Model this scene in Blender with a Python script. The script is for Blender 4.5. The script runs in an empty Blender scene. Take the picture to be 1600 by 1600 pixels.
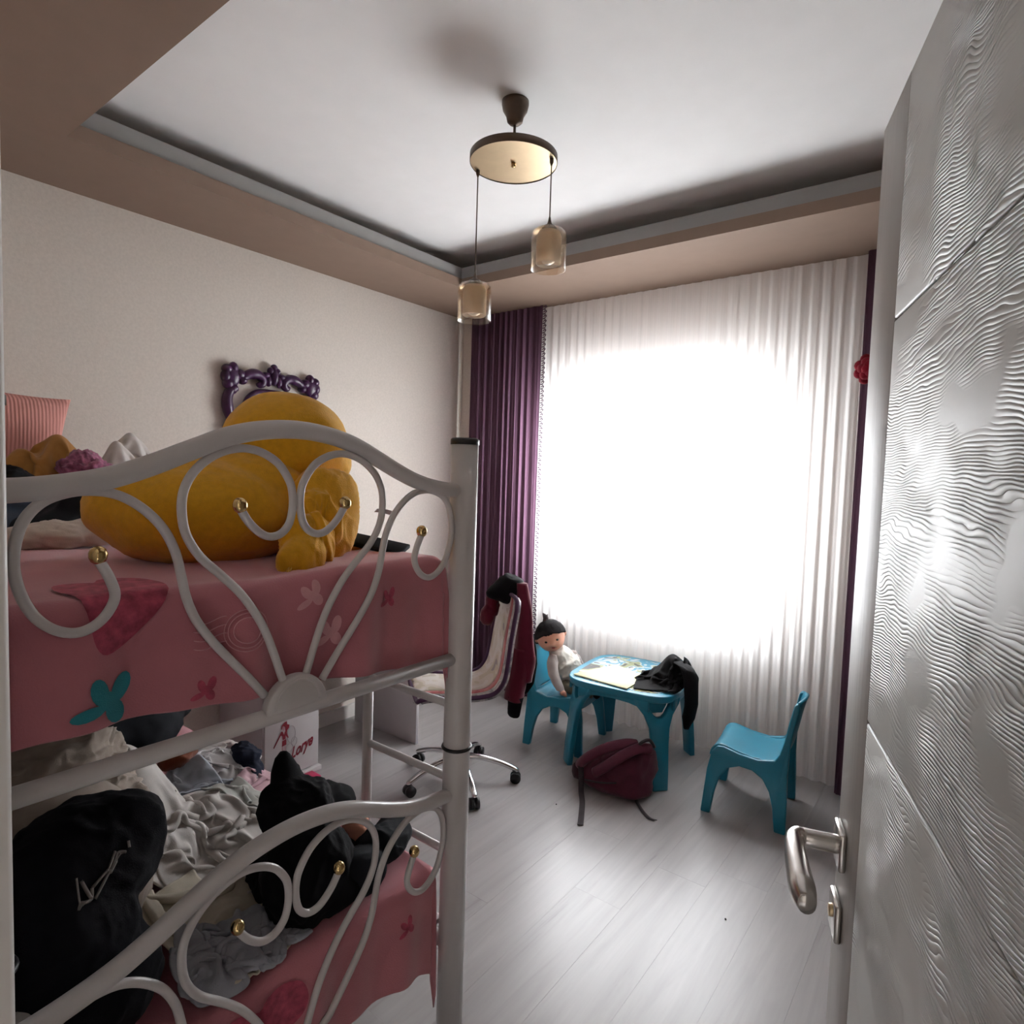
import bpy, bmesh, math, random
import numpy as np
from mathutils import Vector, Matrix, noise as mn

S = bpy.context.scene
COL = S.collection
PI = math.pi
mn.seed_set(7)

# ------------------------------------------------------------------ camera
cam_d = bpy.data.cameras.new('camera'); cam_d.sensor_width = 36; cam_d.lens = 971/1600*36; cam_d.clip_start = 0.01
cam = bpy.data.objects.new('camera', cam_d); COL.objects.link(cam)
_Y = Vector((740, -35, 971)).normalized()
_X = -Vector((-1280, -100, 971)); _X = (_X-_Y*_X.dot(_Y)).normalized()
_Z = _X.cross(_Y)
cam.matrix_world = Matrix(((_X[0], -_X[1], -_X[2], 0.0), (_Y[0], -_Y[1], -_Y[2], 0.0), (_Z[0], -_Z[1], -_Z[2], 1.53), (0, 0, 0, 1)))
S.camera = cam

# ------------------------------------------------------------------ world: bright overcast daylight
W = bpy.data.worlds.new('overcast'); S.world = W; W.use_nodes = True
bg = W.node_tree.nodes['Background']
bg.inputs[0].default_value = (0.955, 0.98, 1.0, 1); bg.inputs[1].default_value = 34.0
pl_d = bpy.data.lights.new('window_portal', 'AREA'); pl_d.shape = 'RECTANGLE'; pl_d.size = 1.6; pl_d.size_y = 1.4
pl_d.cycles.is_portal = True
pl = bpy.data.objects.new('window_portal', pl_d); COL.objects.link(pl)
pl.location = (-1.62, 3.78, 1.40); pl.rotation_euler = (-PI/2, 0, 0)

S.view_settings.view_transform = 'Standard'; S.view_settings.look = 'None'
S.view_settings.gamma = 1.0; S.view_settings.use_curve_mapping = False
S.view_settings.exposure = 0.18
S.cycles.use_denoising = True; S.cycles.use_adaptive_sampling = True; S.cycles.adaptive_threshold = 0.02
S.cycles.max_bounces = 10; S.cycles.diffuse_bounces = 7; S.cycles.glossy_bounces = 4
S.cycles.transparent_max_bounces = 16; S.cycles.transmission_bounces = 8
S.cycles.sample_clamp_indirect = 8.0; S.cycles.caustics_reflective = False; S.cycles.caustics_refractive = False

# ------------------------------------------------------------------ materials
def mat(name):
    m = bpy.data.materials.new(name); m.use_nodes = True
    nt = m.node_tree; b = nt.nodes['Principled BSDF']
    return m, nt, b
def N(nt, t, **k):
    n = nt.nodes.new(t)
    for a, v in k.items():
        if a.startswith('i_'):
            key = a[2:].replace('_', ' ')
            n.inputs[key].default_value = v
        else: setattr(n, a, v)
    return n
def simple(name, col, rough=0.6, var=0.08, scale=30, bump=0.0, bscale=200, metal=0.0, sheen=0.0, spec=0.5, coat=0.0):
    """plain surface with a little procedural colour variation and fine relief"""
    m, nt, b = mat(name); L = nt.links
    tc = N(nt, 'ShaderNodeTexCoord')
    n1 = N(nt, 'ShaderNodeTexNoise', i_Scale=scale, i_Detail=4.0); L.new(tc.outputs['Object'], n1.inputs['Vector'])
    r = N(nt, 'ShaderNodeValToRGB')
    r.color_ramp.elements[0].position = 0.3; r.color_ramp.elements[1].position = 0.7
    r.color_ramp.elements[0].color = tuple(c*(1-var) for c in col)+(1,)
    r.color_ramp.elements[1].color = tuple(min(1, c*(1+var)) for c in col)+(1,)
    L.new(n1.outputs['Fac'], r.inputs['Fac']); L.new(r.outputs['Color'], b.inputs['Base Color'])
    b.inputs['Roughness'].default_value = rough; b.inputs['Metallic'].default_value = metal
    b.inputs['Specular IOR Level'].default_value = spec
    if sheen:
        b.inputs['Sheen Weight'].default_value = sheen; b.inputs['Sheen Roughness'].default_value = 0.5
    if coat: b.inputs['Coat Weight'].default_value = coat; b.inputs['Coat Roughness'].default_value = 0.1
    if bump:
        n2 = N(nt, 'ShaderNodeTexNoise', i_Scale=bscale, i_Detail=3.0); L.new(tc.outputs['Object'], n2.inputs['Vector'])
        bp = N(nt, 'ShaderNodeBump', i_Strength=bump, i_Distance=0.002); L.new(n2.outputs['Fac'], bp.inputs['Height'])
        L.new(bp.outputs['Normal'], b.inputs['Normal'])
    return m
def fabric(name, col, rough=0.9, var=0.1, scale=25, weave=500, sheen=0.15, trans=0.0):
    m = simple(name, col, rough, var, scale, bump=0.35, bscale=weave, sheen=sheen, spec=0.2)
    if trans:
        nt = m.node_tree; L = nt.links
        b = nt.nodes['Principled BSDF']; o = nt.nodes['Material Output']
        t = N(nt, 'ShaderNodeBsdfTranslucent'); t.inputs['Color'].default_value = col+(1,)
        mx = N(nt, 'ShaderNodeMixShader'); mx.inputs[0].default_value = trans
        L.new(b.outputs[0], mx.inputs[1]); L.new(t.outputs[0], mx.inputs[2]); L.new(mx.outputs[0], o.inputs[0])
    return m

M = {}
M['dimming_wall'] = simple('dimming_brown_wall', (0.17, 0.125, 0.10), 0.75, 0.06, 90, bump=0.25, bscale=160, spec=0.25)  # unseen right wall: dark colour invented to cut bounce light on the foreground
M['wallpaper'] = simple('wallpaper', (0.62, 0.565, 0.51), 0.75, 0.05, 90, bump=0.25, bscale=160, spec=0.25)
M['ceiling'] = simple('ceiling_paint', (0.86, 0.855, 0.85), 0.8, 0.015, 8, bump=0.1, bscale=120, spec=0.2)
M['soffit'] = simple('soffit_paint', (0.235, 0.165, 0.125), 0.7, 0.03, 10, bump=0.1, bscale=150, spec=0.25)
M['lip'] = simple('grey_cove_lip', (0.27, 0.262, 0.255), 0.7, 0.03, 12)
M['trim'] = simple('trim_paint', (0.72, 0.70, 0.67), 0.4, 0.03, 12)
M['hall'] = simple('dimming_hall_paint', (0.16, 0.14, 0.125), 0.8, 0.03, 12)  # unseen hall behind the camera, made dark so the foreground stays dim
M['bedpaint'] = simple('white_lacquered_tube', (0.56, 0.535, 0.53), 0.28, 0.03, 14, spec=0.5)
M['gold'] = simple('polished_brass', (0.62, 0.44, 0.20), 0.18, 0.05, 40, metal=1.0)
M['brass'] = simple('brushed_brass', (0.66, 0.51, 0.32), 0.38, 0.03, 30, metal=0.9)
M['bronze'] = simple('dark_bronze', (0.10, 0.066, 0.045), 0.42, 0.1, 30, metal=0.5)
M['blackplastic'] = simple('black_plastic', (0.016, 0.015, 0.016), 0.4, 0.2, 20)
M['chrome'] = simple('chrome', (0.72, 0.71, 0.71), 0.12, 0.03, 20, metal=1.0)
M['nickel'] = simple('satin_nickel', (0.62, 0.59, 0.56), 0.26, 0.04, 50, metal=1.0)
M['purplelacquer'] = simple('purple_lacquer', (0.040, 0.007, 0.046), 0.33, 0.15, 20)
M['mirror'] = simple('mirror_glass', (0.85, 0.85, 0.86), 0.03, 0.01, 3, metal=1.0)
M['blueplastic'] = simple('turquoise_plastic', (0.014, 0.205, 0.31), 0.32, 0.05, 8, bump=0.08, bscale=300)
M['whitemelamine'] = simple('white_melamine', (0.60, 0.57, 0.58), 0.4, 0.03, 8)
M['pvc'] = simple('white_pvc', (0.8, 0.8, 0.8), 0.35, 0.02, 10)
M['skin'] = simple('doll_vinyl', (0.62, 0.30, 0.21), 0.45, 0.06, 25)
M['dollhair'] = fabric('black_wool', (0.010, 0.008, 0.009), weave=250, sheen=0.0)
M['red'] = fabric('red_felt', (0.26, 0.006, 0.022))
M['redprint'] = simple('dark_red_ink', (0.22, 0.006, 0.02), 0.6, 0.1, 60)
M['paleprint'] = simple('pale_pink_ink', (0.52, 0.30, 0.34), 0.6, 0.1, 60)
M['greyprint'] = simple('grey_ink', (0.32, 0.27, 0.30), 0.6, 0.1, 60)
M['teal'] = fabric('teal_print', (0.03, 0.23, 0.28))
M['darkpinkprint'] = fabric('dark_pink_print', (0.42, 0.075, 0.12), var=0.35, scale=60)
M['palepinkprint'] = fabric('pale_pink_print', (0.66, 0.34, 0.37))
M['pinksheet'] = fabric('pink_fleece', (0.50, 0.18, 0.215), var=0.10, scale=6, weave=300, sheen=0.4)
M['mattress'] = fabric('mattress_ticking', (0.6, 0.57, 0.55))
M['folder'] = simple('cream_card', (0.60, 0.58, 0.34), 0.5, 0.05, 12)
M['magenta'] = simple('magenta_plastic', (0.50, 0.02, 0.10), 0.4, 0.1, 12)
M['crumb'] = simple('dark_crumb', (0.04, 0.035, 0.03), 0.8, 0.2, 200)
def cloth_mat(n, c, **k): M[n] = fabric(n, c, **k); return M[n]

# floor laminate: long grey streaks along the boards
def floor_mat():
    m, nt, b = mat('grey_laminate'); L = nt.links
    tc = N(nt, 'ShaderNodeTexCoord'); oi = N(nt, 'ShaderNodeObjectInfo')
    ad = N(nt, 'ShaderNodeVectorMath', operation='MULTIPLY_ADD')
    L.new(oi.outputs['Random'], ad.inputs[0]); ad.inputs[1].default_value = (7.0, 13.0, 3.0); L.new(tc.outputs['Object'], ad.inputs[2])
    mp = N(nt, 'ShaderNodeMapping'); mp.inputs['Scale'].default_value = (14, 1.1, 1); L.new(ad.outputs[0], mp.inputs['Vector'])
    n1 = N(nt, 'ShaderNodeTexNoise', i_Scale=1.0, i_Detail=6.0, i_Roughness=0.6, i_Distortion=0.9); L.new(mp.outputs[0], n1.inputs['Vector'])
    mp2 = N(nt, 'ShaderNodeMapping'); mp2.inputs['Scale'].default_value = (70, 2.5, 1); L.new(ad.outputs[0], mp2.inputs['Vector'])
    n2 = N(nt, 'ShaderNodeTexNoise', i_Scale=1.0, i_Detail=4.0); L.new(mp2.outputs[0], n2.inputs['Vector'])
    mx = N(nt, 'ShaderNodeMath', operation='MULTIPLY_ADD'); L.new(n2.outputs['Fac'], mx.inputs[0]); mx.inputs[1].default_value = 0.25; L.new(n1.outputs['Fac'], mx.inputs[2])
    r = N(nt, 'ShaderNodeValToRGB'); e = r.color_ramp.elements
    e[0].position = 0.34; e[0].color = (0.23, 0.215, 0.215, 1); e[1].position = 0.85; e[1].color = (0.40, 0.385, 0.385, 1)
    k = r.color_ramp.elements.new(0.48); k.color = (0.335, 0.32, 0.32, 1)
    L.new(mx.outputs[0], r.inputs['Fac']); L.new(r.outputs['Color'], b.inputs['Base Color'])
    b.inputs['Roughness'].default_value = 0.30; b.inputs['Specular IOR Level'].default_value = 0.5
    bp = N(nt, 'ShaderNodeBump', i_Strength=0.12, i_Distance=0.001); L.new(n2.outputs['Fac'], bp.inputs['Height']); L.new(bp.outputs[0], b.inputs['Normal'])
    return m
M['floor'] = floor_mat()

# door skin: embossed wavy grain running across the leaf
def door_mat(vertical=False):
    m, nt, b = mat('embossed_door_'+('stile' if vertical else 'panel')); L = nt.links
    tc = N(nt, 'ShaderNodeTexCoord')
    mp = N(nt, 'ShaderNodeMapping'); L.new(tc.outputs['Object'], mp.inputs['Vector'])
    mp.inputs['Scale'].default_value = (60, 1, 1.5) if vertical else (2.6, 1, 5.0)
    n1 = N(nt, 'ShaderNodeTexNoise', i_Scale=1.0, i_Detail=3.0, i_Distortion=0.6); L.new(mp.outputs[0], n1.inputs['Vector'])
    if vertical:
        h = n1.outputs['Fac']; st = 0.25
    else:
        mpb = N(nt, 'ShaderNodeMapping'); L.new(tc.outputs['Object'], mpb.inputs['Vector']); mpb.inputs['Scale'].default_value = (14, 1, 22)
        n1b = N(nt, 'ShaderNodeTexNoise', i_Scale=1.0, i_Detail=2.0); L.new(mpb.outputs[0], n1b.inputs['Vector'])
        sx = N(nt, 'ShaderNodeSeparateXYZ'); L.new(tc.outputs['Object'], sx.inputs[0])
        a = N(nt, 'ShaderNodeMath', operation='MULTIPLY_ADD'); L.new(n1.outputs['Fac'], a.inputs[0]); a.inputs[1].default_value = 0.11; L.new(sx.outputs['Z'], a.inputs[2])
        a2 = N(nt, 'ShaderNodeMath', operation='MULTIPLY_ADD'); L.new(n1b.outputs['Fac'], a2.inputs[0]); a2.inputs[1].default_value = 0.010; L.new(a.outputs[0], a2.inputs[2])
        ms = N(nt, 'ShaderNodeMath', operation='MULTIPLY'); L.new(a2.outputs[0], ms.inputs[0]); ms.inputs[1].default_value = 800.0
        sn = N(nt, 'ShaderNodeMath', operation='SINE'); L.new(ms.outputs[0], sn.inputs[0])
        ab = N(nt, 'ShaderNodeMath', operation='ABSOLUTE'); L.new(sn.outputs[0], ab.inputs[0])
        pw = N(nt, 'ShaderNodeMath', operation='POWER'); L.new(ab.outputs[0], pw.inputs[0]); pw.inputs[1].default_value = 0.6
        mp3 = N(nt, 'ShaderNodeMapping'); L.new(tc.outputs['Object'], mp3.inputs['Vector']); mp3.inputs['Scale'].default_value = (5, 1, 7)
        n3 = N(nt, 'ShaderNodeTexNoise', i_Scale=1.3, i_Detail=2.0); L.new(mp3.outputs[0], n3.inputs['Vector'])
        rr = N(nt, 'ShaderNodeMapRange'); L.new(n3.outputs['Fac'], rr.inputs[0]); rr.inputs[1].default_value = 0.40; rr.inputs[2].default_value = 0.58
        mu = N(nt, 'ShaderNodeMath', operation='MULTIPLY'); L.new(pw.outputs[0], mu.inputs[0]); L.new(rr.outputs[0], mu.inputs[1])
        h = mu.outputs[0]; st = 0.85
    bp = N(nt, 'ShaderNodeBump', i_Strength=st, i_Distance=0.0022); L.new(h, bp.inputs['Height']); L.new(bp.outputs[0], b.inputs['Normal'])
    r = N(nt, 'ShaderNodeValToRGB'); r.color_ramp.elements[0].color = (0.34, 0.325, 0.30, 1); r.color_ramp.elements[1].color = (0.43, 0.415, 0.39, 1)
    if vertical:
        r.color_ramp.elements[0].color = (0.27, 0.25, 0.23, 1); r.color_ramp.elements[1].color = (0.36, 0.335, 0.31, 1)
    L.new(n1.outputs['Fac'], r.inputs['Fac']); L.new(r.outputs['Color'], b.inputs['Base Color'])
    b.inputs['Roughness'].default_value = 0.46; b.inputs['Specular IOR Level'].default_value = 0.4
    return m
M['door'] = door_mat(); M['doorstile'] = door_mat(True)

def curtain_mat(name, col, see, trans, tcol):
    """woven cloth: part open weave (see-through), part light-scattering thread"""
    m = bpy.data.materials.new(name); m.use_nodes = True; nt = m.node_tree; L = nt.links
    nt.nodes.remove(nt.nodes['Principled BSDF']); o = nt.nodes['Material Output']
    tc = N(nt, 'ShaderNodeTexCoord'); mp = N(nt, 'ShaderNodeMapping'); mp.inputs['Scale'].default_value = (160, 160, 1.2); L.new(tc.outputs['Object'], mp.inputs['Vector'])
    nz = N(nt, 'ShaderNodeTexNoise', i_Scale=1.0, i_Detail=3.0); L.new(mp.outputs[0], nz.inputs['Vector'])
    r = N(nt, 'ShaderNodeValToRGB'); r.color_ramp.elements[0].position = 0.3; r.color_ramp.elements[1].position = 0.7
    r.color_ramp.elements[0].color = tuple(c*0.88 for c in col)+(1,); r.color_ramp.elements[1].color = tuple(min(1, c*1.08) for c in col)+(1,)
    L.new(nz.outputs['Fac'], r.inputs['Fac'])
    d = N(nt, 'ShaderNodeBsdfDiffuse'); L.new(r.outputs['Color'], d.inputs['Color'])
    t = N(nt, 'ShaderNodeBsdfTranslucent'); t.inputs['Color'].default_value = tcol+(1,)
    mx = N(nt, 'ShaderNodeMixShader'); mx.inputs[0].default_value = trans; L.new(d.outputs[0], mx.inputs[1]); L.new(t.outputs[0], mx.inputs[2])
    tr = N(nt, 'ShaderNodeBsdfTransparent')
    if see > 0:
        my = N(nt, 'ShaderNodeMixShader'); my.inputs[0].default_value = see; L.new(mx.outputs[0], my.inputs[1]); L.new(tr.outputs[0], my.inputs[2])
        L.new(my.outputs[0], o.inputs[0])
    else: L.new(mx.outputs[0], o.inputs[0])
    return m
M['sheer'] = curtain_mat('white_voile', (0.86, 0.83, 0.835), 0.08, 0.55, (0.93, 0.91, 0.915))
M['purplecurtain'] = curtain_mat('purple_curtain_cloth', (0.062, 0.036, 0.048), 0.0, 0.45, (0.27, 0.145, 0.225))
M['lace'] = curtain_mat('purple_lace', (0.10, 0.05, 0.09), 0.0, 0.35, (0.3, 0.15, 0.27))

def glass_mat(name, tint, gl=0.1, rough=0.02):
    m = bpy.data.materials.new(name); m.use_nodes = True; nt = m.node_tree; L = nt.links
    nt.nodes.remove(nt.nodes['Principled BSDF']); o = nt.nodes['Material Output']
    t = N(nt, 'ShaderNodeBsdfTransparent'); t.inputs['Color'].default_value = tint+(1,)
    g = N(nt, 'ShaderNodeBsdfGlossy'); g.inputs['Roughness'].default_value = rough
    fr = N(nt, 'ShaderNodeLayerWeight'); fr.inputs['Blend'].default_value = 0.35
    fm = N(nt, 'ShaderNodeMath', operation='MULTIPLY'); L.new(fr.outputs['Facing'], fm.inputs[0]); fm.inputs[1].default_value = gl
    mx = N(nt, 'ShaderNodeMixShader'); L.new(fm.outputs[0], mx.inputs[0]); L.new(t.outputs[0], mx.inputs[1]); L.new(g.outputs[0], mx.inputs[2]); L.new(mx.outputs[0], o.inputs[0])
    return m
M['pane'] = glass_mat('window_glass', (0.96, 0.97, 0.97), 0.08)
M['amber'] = glass_mat('amber_glass', (0.95, 0.88, 0.79), 0.34, 0.03)
M['frosted'] = fabric('frosted_opal_glass', (0.93, 0.88, 0.81), rough=0.35, var=0.02, trans=0.35, sheen=0)
M['bulb'] = simple('opal_bulb', (0.85, 0.84, 0.82), 0.2, 0.01, 10)

# plush with a soft pile
M['plush'] = simple('yellow_plush', (0.72, 0.37, 0.022), 0.95, 0.07, 70, bump=0.7, bscale=420, sheen=0.25, spec=0.1)
M['plushpale'] = simple('pale_yellow_plush_lining', (0.70, 0.42, 0.07), 0.95, 0.1, 60, bump=0.7, bscale=300, sheen=0.3, spec=0.1)

def ribbed_mat():
    m, nt, b = mat('ribbed_pink_knit'); L = nt.links
    tc = N(nt, 'ShaderNodeTexCoord'); wv = N(nt, 'ShaderNodeTexWave', bands_direction='Y', i_Scale=26.0, i_Distortion=0.6)
    L.new(tc.outputs['Object'], wv.inputs['Vector'])
    r = N(nt, 'ShaderNodeValToRGB'); r.color_ramp.elements[0].color = (0.50, 0.22, 0.19, 1); r.color_ramp.elements[1].color = (0.62, 0.29, 0.255, 1)
    L.new(wv.outputs['Color'], r.inputs['Fac']); L.new(r.outputs['Color'], b.inputs['Base Color']); b.inputs['Roughness'].default_value = 0.95
    bp = N(nt, 'ShaderNodeBump', i_Strength=0.35, i_Distance=0.004); L.new(wv.outputs['Fac'], bp.inputs['Height']); L.new(bp.outputs[0], b.inputs['Normal'])
    return m
M['ribbed'] = ribbed_mat()

def picture_mat(name, cols, scale, seed):
    """printed picture: blotches of flat colour"""
    m, nt, b = mat(name); L = nt.links
    tc = N(nt, 'ShaderNodeTexCoord'); mp = N(nt, 'ShaderNodeMapping'); mp.inputs['Location'].default_value = (seed, seed*2, seed*3); L.new(tc.outputs['Object'], mp.inputs['Vector'])
    n1 = N(nt, 'ShaderNodeTexNoise', i_Scale=scale, i_Detail=1.5, i_Distortion=1.0); L.new(mp.outputs[0], n1.inputs['Vector'])
    r = N(nt, 'ShaderNodeValToRGB'); r.color_ramp.interpolation = 'CONSTANT'
    el = r.color_ramp.elements
    while len(el) > 1: el.remove(el[-1])
    for i, (p, c) in enumerate(cols):
        k = el[0] if i == 0 else el.new(p)
        k.position = p; k.color = c+(1,)
    L.new(n1.outputs['Fac'], r.inputs['Fac']); L.new(r.outputs['Color'], b.inputs['Base Color']); b.inputs['Roughness'].default_value = 0.35
    return m
M['tablepicture'] = picture_mat('printed_table_picture', [(0, (0.02, 0.015, 0.015)), (0.36, (0.22, 0.24, 0.11)), (0.44, (0.40, 0.42, 0.41)), (0.49, (0.03, 0.22, 0.34)), (0.57, (0.44, 0.46, 0.46)), (0.63, (0.03, 0.02, 0.02)), (0.66, (0.30, 0.30, 0.12))], 9, 3.0)
M['chairpicture'] = picture_mat('printed_seat_fabric', [(0, (0.25, 0.2, 0.19)), (0.30, (0.50, 0.44, 0.33)), (0.42, (0.60, 0.54, 0.47)), (0.52, (0.66, 0.62, 0.58)), (0.64, (0.52, 0.46, 0.40)), (0.74, (0.5, 0.2, 0.18))], 7, 1.0)

# ------------------------------------------------------------------ mesh helpers
def mk(name, V, F, m, parent=None, smooth=True, world=False, label=None):
    """one mesh object. Without a parent its origin is moved to its base; with a parent V is in the parent's space
    (world=True: given in world coordinates under an unrotated root)."""
    V = np.asarray(V, float).reshape(-1, 3)
    o = None
    if parent is None:
        org = np.array([(V[:, 0].min()+V[:, 0].max())/2, (V[:, 1].min()+V[:, 1].max())/2, V[:, 2].min()])
        V = V-org
    elif world:
        r = parent
        while r is not None:
            V = V-np.array(r.location); r = r.parent
    me = bpy.data.meshes.new(name)
    me.from_pydata(V.tolist(), [], [list(f) for f in F]); me.update()
    bm = bmesh.new(); bm.from_mesh(me); bmesh.ops.recalc_face_normals(bm, faces=bm.faces); bm.to_mesh(me); bm.free()
    if smooth: me.polygons.foreach_set('use_smooth', [True]*len(me.polygons))
    me.materials.append(M[m] if isinstance(m, str) else m)
    o = bpy.data.objects.new(name, me); COL.objects.link(o)
    if parent is None: o.location = org
    else: o.parent = parent
    if label: o['label'] = label
    return o
def tag(o, label, cat, group=None):
    o['label'] = label; o['category'] = cat
    if group: o['group'] = group
    return o
def thing(name, loc, label, cat, rz=0.0, group=None):
    o = bpy.data.objects.new(name, None); COL.objects.link(o); o.location = loc; o.rotation_euler = (0, 0, rz); o.empty_display_size = 0.05
    return tag(o, label, cat, group)
def struct(o): o['kind'] = 'structure'; return o
def bevel(o, w=0.004, seg=2, ang=35):
    b = o.modifiers.new('bevel', 'BEVEL'); b.width = w; b.segments = seg; b.limit_method = 'ANGLE'; b.angle_limit = math.radians(ang)
    o.data.polygons.foreach_set('use_smooth', [True]*len(o.data.polygons))
    b.harden_normals = False
    return o
def subsurf(o, n=1):
    s = o.modifiers.new('subsurf', 'SUBSURF'); s.levels = n; s.render_levels = n; return o
def solid(o, t, off=0):
    s = o.modifiers.new('solid', 'SOLIDIFY'); s.thickness = t; s.offset = off; return o
def join(*vf):
    V = []; F = []; k = 0
    for v, f in vf:
        v = np.asarray(v, float).reshape(-1, 3); V.append(v); F += [[i+k for i in q] for q in f]; k += len(v)
    return np.concatenate(V), F
def box(x0, x1, y0, y1, z0, z1):
    V = [(x, y, z) for z in (z0, z1) for y in (y0, y1) for x in (x0, x1)]
    return np.array(V, float), [(0, 2, 3, 1), (4, 5, 7, 6), (0, 1, 5, 4), (2, 6, 7, 3), (0, 4, 6, 2), (1, 3, 7, 5)]
def cr(P, k=6, closed=False):
    """Catmull-Rom through points"""
    P = np.asarray(P, float); n = len(P); out = []
    R = range(n if closed else n-1)
    for i in R:
        if closed: p0, p1, p2, p3 = P[(i-1) % n], P[i], P[(i+1) % n], P[(i+2) % n]
        else: p0, p1, p2, p3 = P[max(i-1, 0)], P[i], P[i+1], P[min(i+2, n-1)]
        for j in range(k):
            t = j/k
            out.append(0.5*((2*p1)+(-p0+p2)*t+(2*p0-5*p1+4*p2-p3)*t*t+(-p0+3*p1-3*p2+p3)*t**3))
    if not closed: out.append(P[-1])
    return np.array(out)
def tube(P, r, n=10, closed=False, flat=None):
    """swept round tube; r scalar or per point; flat = (axis vector, factor) squashes the section"""
    P = np.asarray(P, float); m = len(P); r = np.broadcast_to(np.asarray(r, float), (m,))
    T = np.gradient(P, axis=0)
    if closed: T = np.roll(P, -1, 0)-np.roll(P, 1, 0)
    T /= np.linalg.norm(T, axis=1)[:, None]+1e-12
    u = np.cross(T[0], (0, 0, 1)); 
    if np.linalg.norm(u) < 0.1: u = np.cross(T[0], (1, 0, 0))
    u /= np.linalg.norm(u); V = []
    for i in range(m):
        u = u-T[i]*(u@T[i]); u /= np.linalg.norm(u); w = np.cross(T[i], u)
        for j in range(n):
            a = 2*PI*j/n; d = (u*math.cos(a)+w*math.sin(a))*r[i]
            if flat is not None: ax = np.asarray(flat[0], float); d = d-ax*(d@ax)*(1-flat[1])
            V.append(P[i]+d)
    F = []
    for i in range(m if closed else m-1):
        for j in range(n):
            a = i*n+j; b = i*n+(j+1) % n; c = ((i+1) % m)*n+(j+1) % n; d = ((i+1) % m)*n+j
            F.append((a, b, c, d))
    if not closed: F.append(tuple(range(n))); F.append(tuple(range((m-1)*n, m*n))[::-1])
    return np.array(V), F
def lathe(prof, c=(0, 0, 0), n=24, caps=True):
    """profile of (radius, z) turned about z"""
    V = []; F = []
    for r, z in prof:
        for j in range(n): a = 2*PI*j/n; V.append((c[0]+r*math.cos(a), c[1]+r*math.sin(a), c[2]+z))
    for i in range(len(prof)-1):
        for j in range(n): F.append((i*n+j, i*n+(j+1) % n, (i+1)*n+(j+1) % n, (i+1)*n+j))
    if caps and prof[0][0] > 1e-5: F.append(tuple(range(n))[::-1])
    if caps and prof[-1][0] > 1e-5: F.append(tuple(range((len(prof)-1)*n, len(prof)*n)))
    return np.array(V), F
def prism(poly, fn, t0, t1):
    """polygon (u,v) extruded from t0 to t1; fn(u,v,t) -> xyz"""
    n = len(poly); V = [fn(u, v, t0) for u, v in poly]+[fn(u, v, t1) for u, v in poly]
    F = [tuple(range(n))[::-1], tuple(range(n, 2*n))]+[(i, (i+1) % n, n+(i+1) % n, n+i) for i in range(n)]
    return np.array(V, float), F
def gridmesh(nu, nv, fn):
    V = [fn(i/(nu-1), j/(nv-1)) for i in range(nu) for j in range(nv)]
    F = [(i*nv+j, i*nv+j+1, (i+1)*nv+j+1, (i+1)*nv+j) for i in range(nu-1) for j in range(nv-1)]
    return np.array(V, float), F
_ico = {}
def ico(s):
    if s not in _ico:
        bm = bmesh.new(); bmesh.ops.create_icosphere(bm, subdivisions=s, radius=1.0)
        _ico[s] = (np.array([v.co[:] for v in bm.verts]), [tuple(v.index for v in f.verts) for f in bm.faces]); bm.free()
    return _ico[s]
def ellipsoid(c, r, s=3):
    V, F = ico(s); return V*np.asarray(r, float)+np.asarray(c, float), F
def sphere(c, r, s=3): return ellipsoid(c, (r, r, r), s)
def rnoise(p, seed, fr, oct=3):
    """ridged noise, 0..1, creases like folded cloth"""
    s = 0; a = 1; t = 0
    q = Vector(p)*fr+Vector((seed*7.3, seed*3.1, seed*5.7))
    for _ in range(oct):
        v = 1-abs(mn.noise(q))*1.9; s += a*v*abs(v); t += a; a *= 0.5; q = q*2.03+Vector((1.7, 9.2, 3.3))
    return s/t
def lump(c, els, amp=0.02, fr=9, seed=1, s=5, stretch=(1, 1, 1), zmin=None, warp=0.6, oct=3):
    """bundled cloth: union of ellipsoids [(offset, radii)] seen from c, pushed into ridged folds"""
    D, F = ico(s); c = np.asarray(c, float); R = np.zeros(len(D))
    for o, r in els:
        o = np.asarray(o, float)-c; r = np.asarray(r, float)
        a = ((D/r)**2).sum(1); b = -2*((D/r)*(o/r)).sum(1); k = ((o/r)**2).sum()-1
        disc = b*b-4*a*k; t = np.where(disc > 0, (-b+np.sqrt(np.maximum(disc, 0)))/(2*a), 0)
        R = np.maximum(R, t)
    R = np.maximum(R, min(0.012, max(max(r) for _, r in els)*.3))
    # soften where ellipsoids meet
    nb = [[] for _ in D]
    for f in F:
        for i in range(3): nb[f[i]].append(f[(i+1) % 3])
    idx = np.array([x[:5]+[x[0]]*(5-len(x[:5])) for x in nb])
    for _ in range(5): R = 0.5*R+0.5*R[idx].mean(1)
    P = c+D*R[:, None]; out = []
    st = Vector(stretch)
    for p, d in zip(P, D):
        q = Vector(p); g0 = q*fr*0.35+Vector((seed, seed, seed)); w = Vector((mn.noise(g0), mn.noise(g0+Vector((9.3, 1.7, 4.1))), mn.noise(g0+Vector((3.9, 7.7, 2.3)))))*warp/fr
        qq = Vector(((q.x+w.x)*st.x, (q.y+w.y)*st.y, (q.z+w.z)*st.z))
        k = rnoise(qq, seed, fr, oct)
        v = np.array(p)+d*amp*(k-0.35)*1.6
        if zmin is not None and v[2] < zmin: v[2] = zmin+0.002*mn.noise(q*20)
        out.append(v)
    return np.array(out), F

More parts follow.
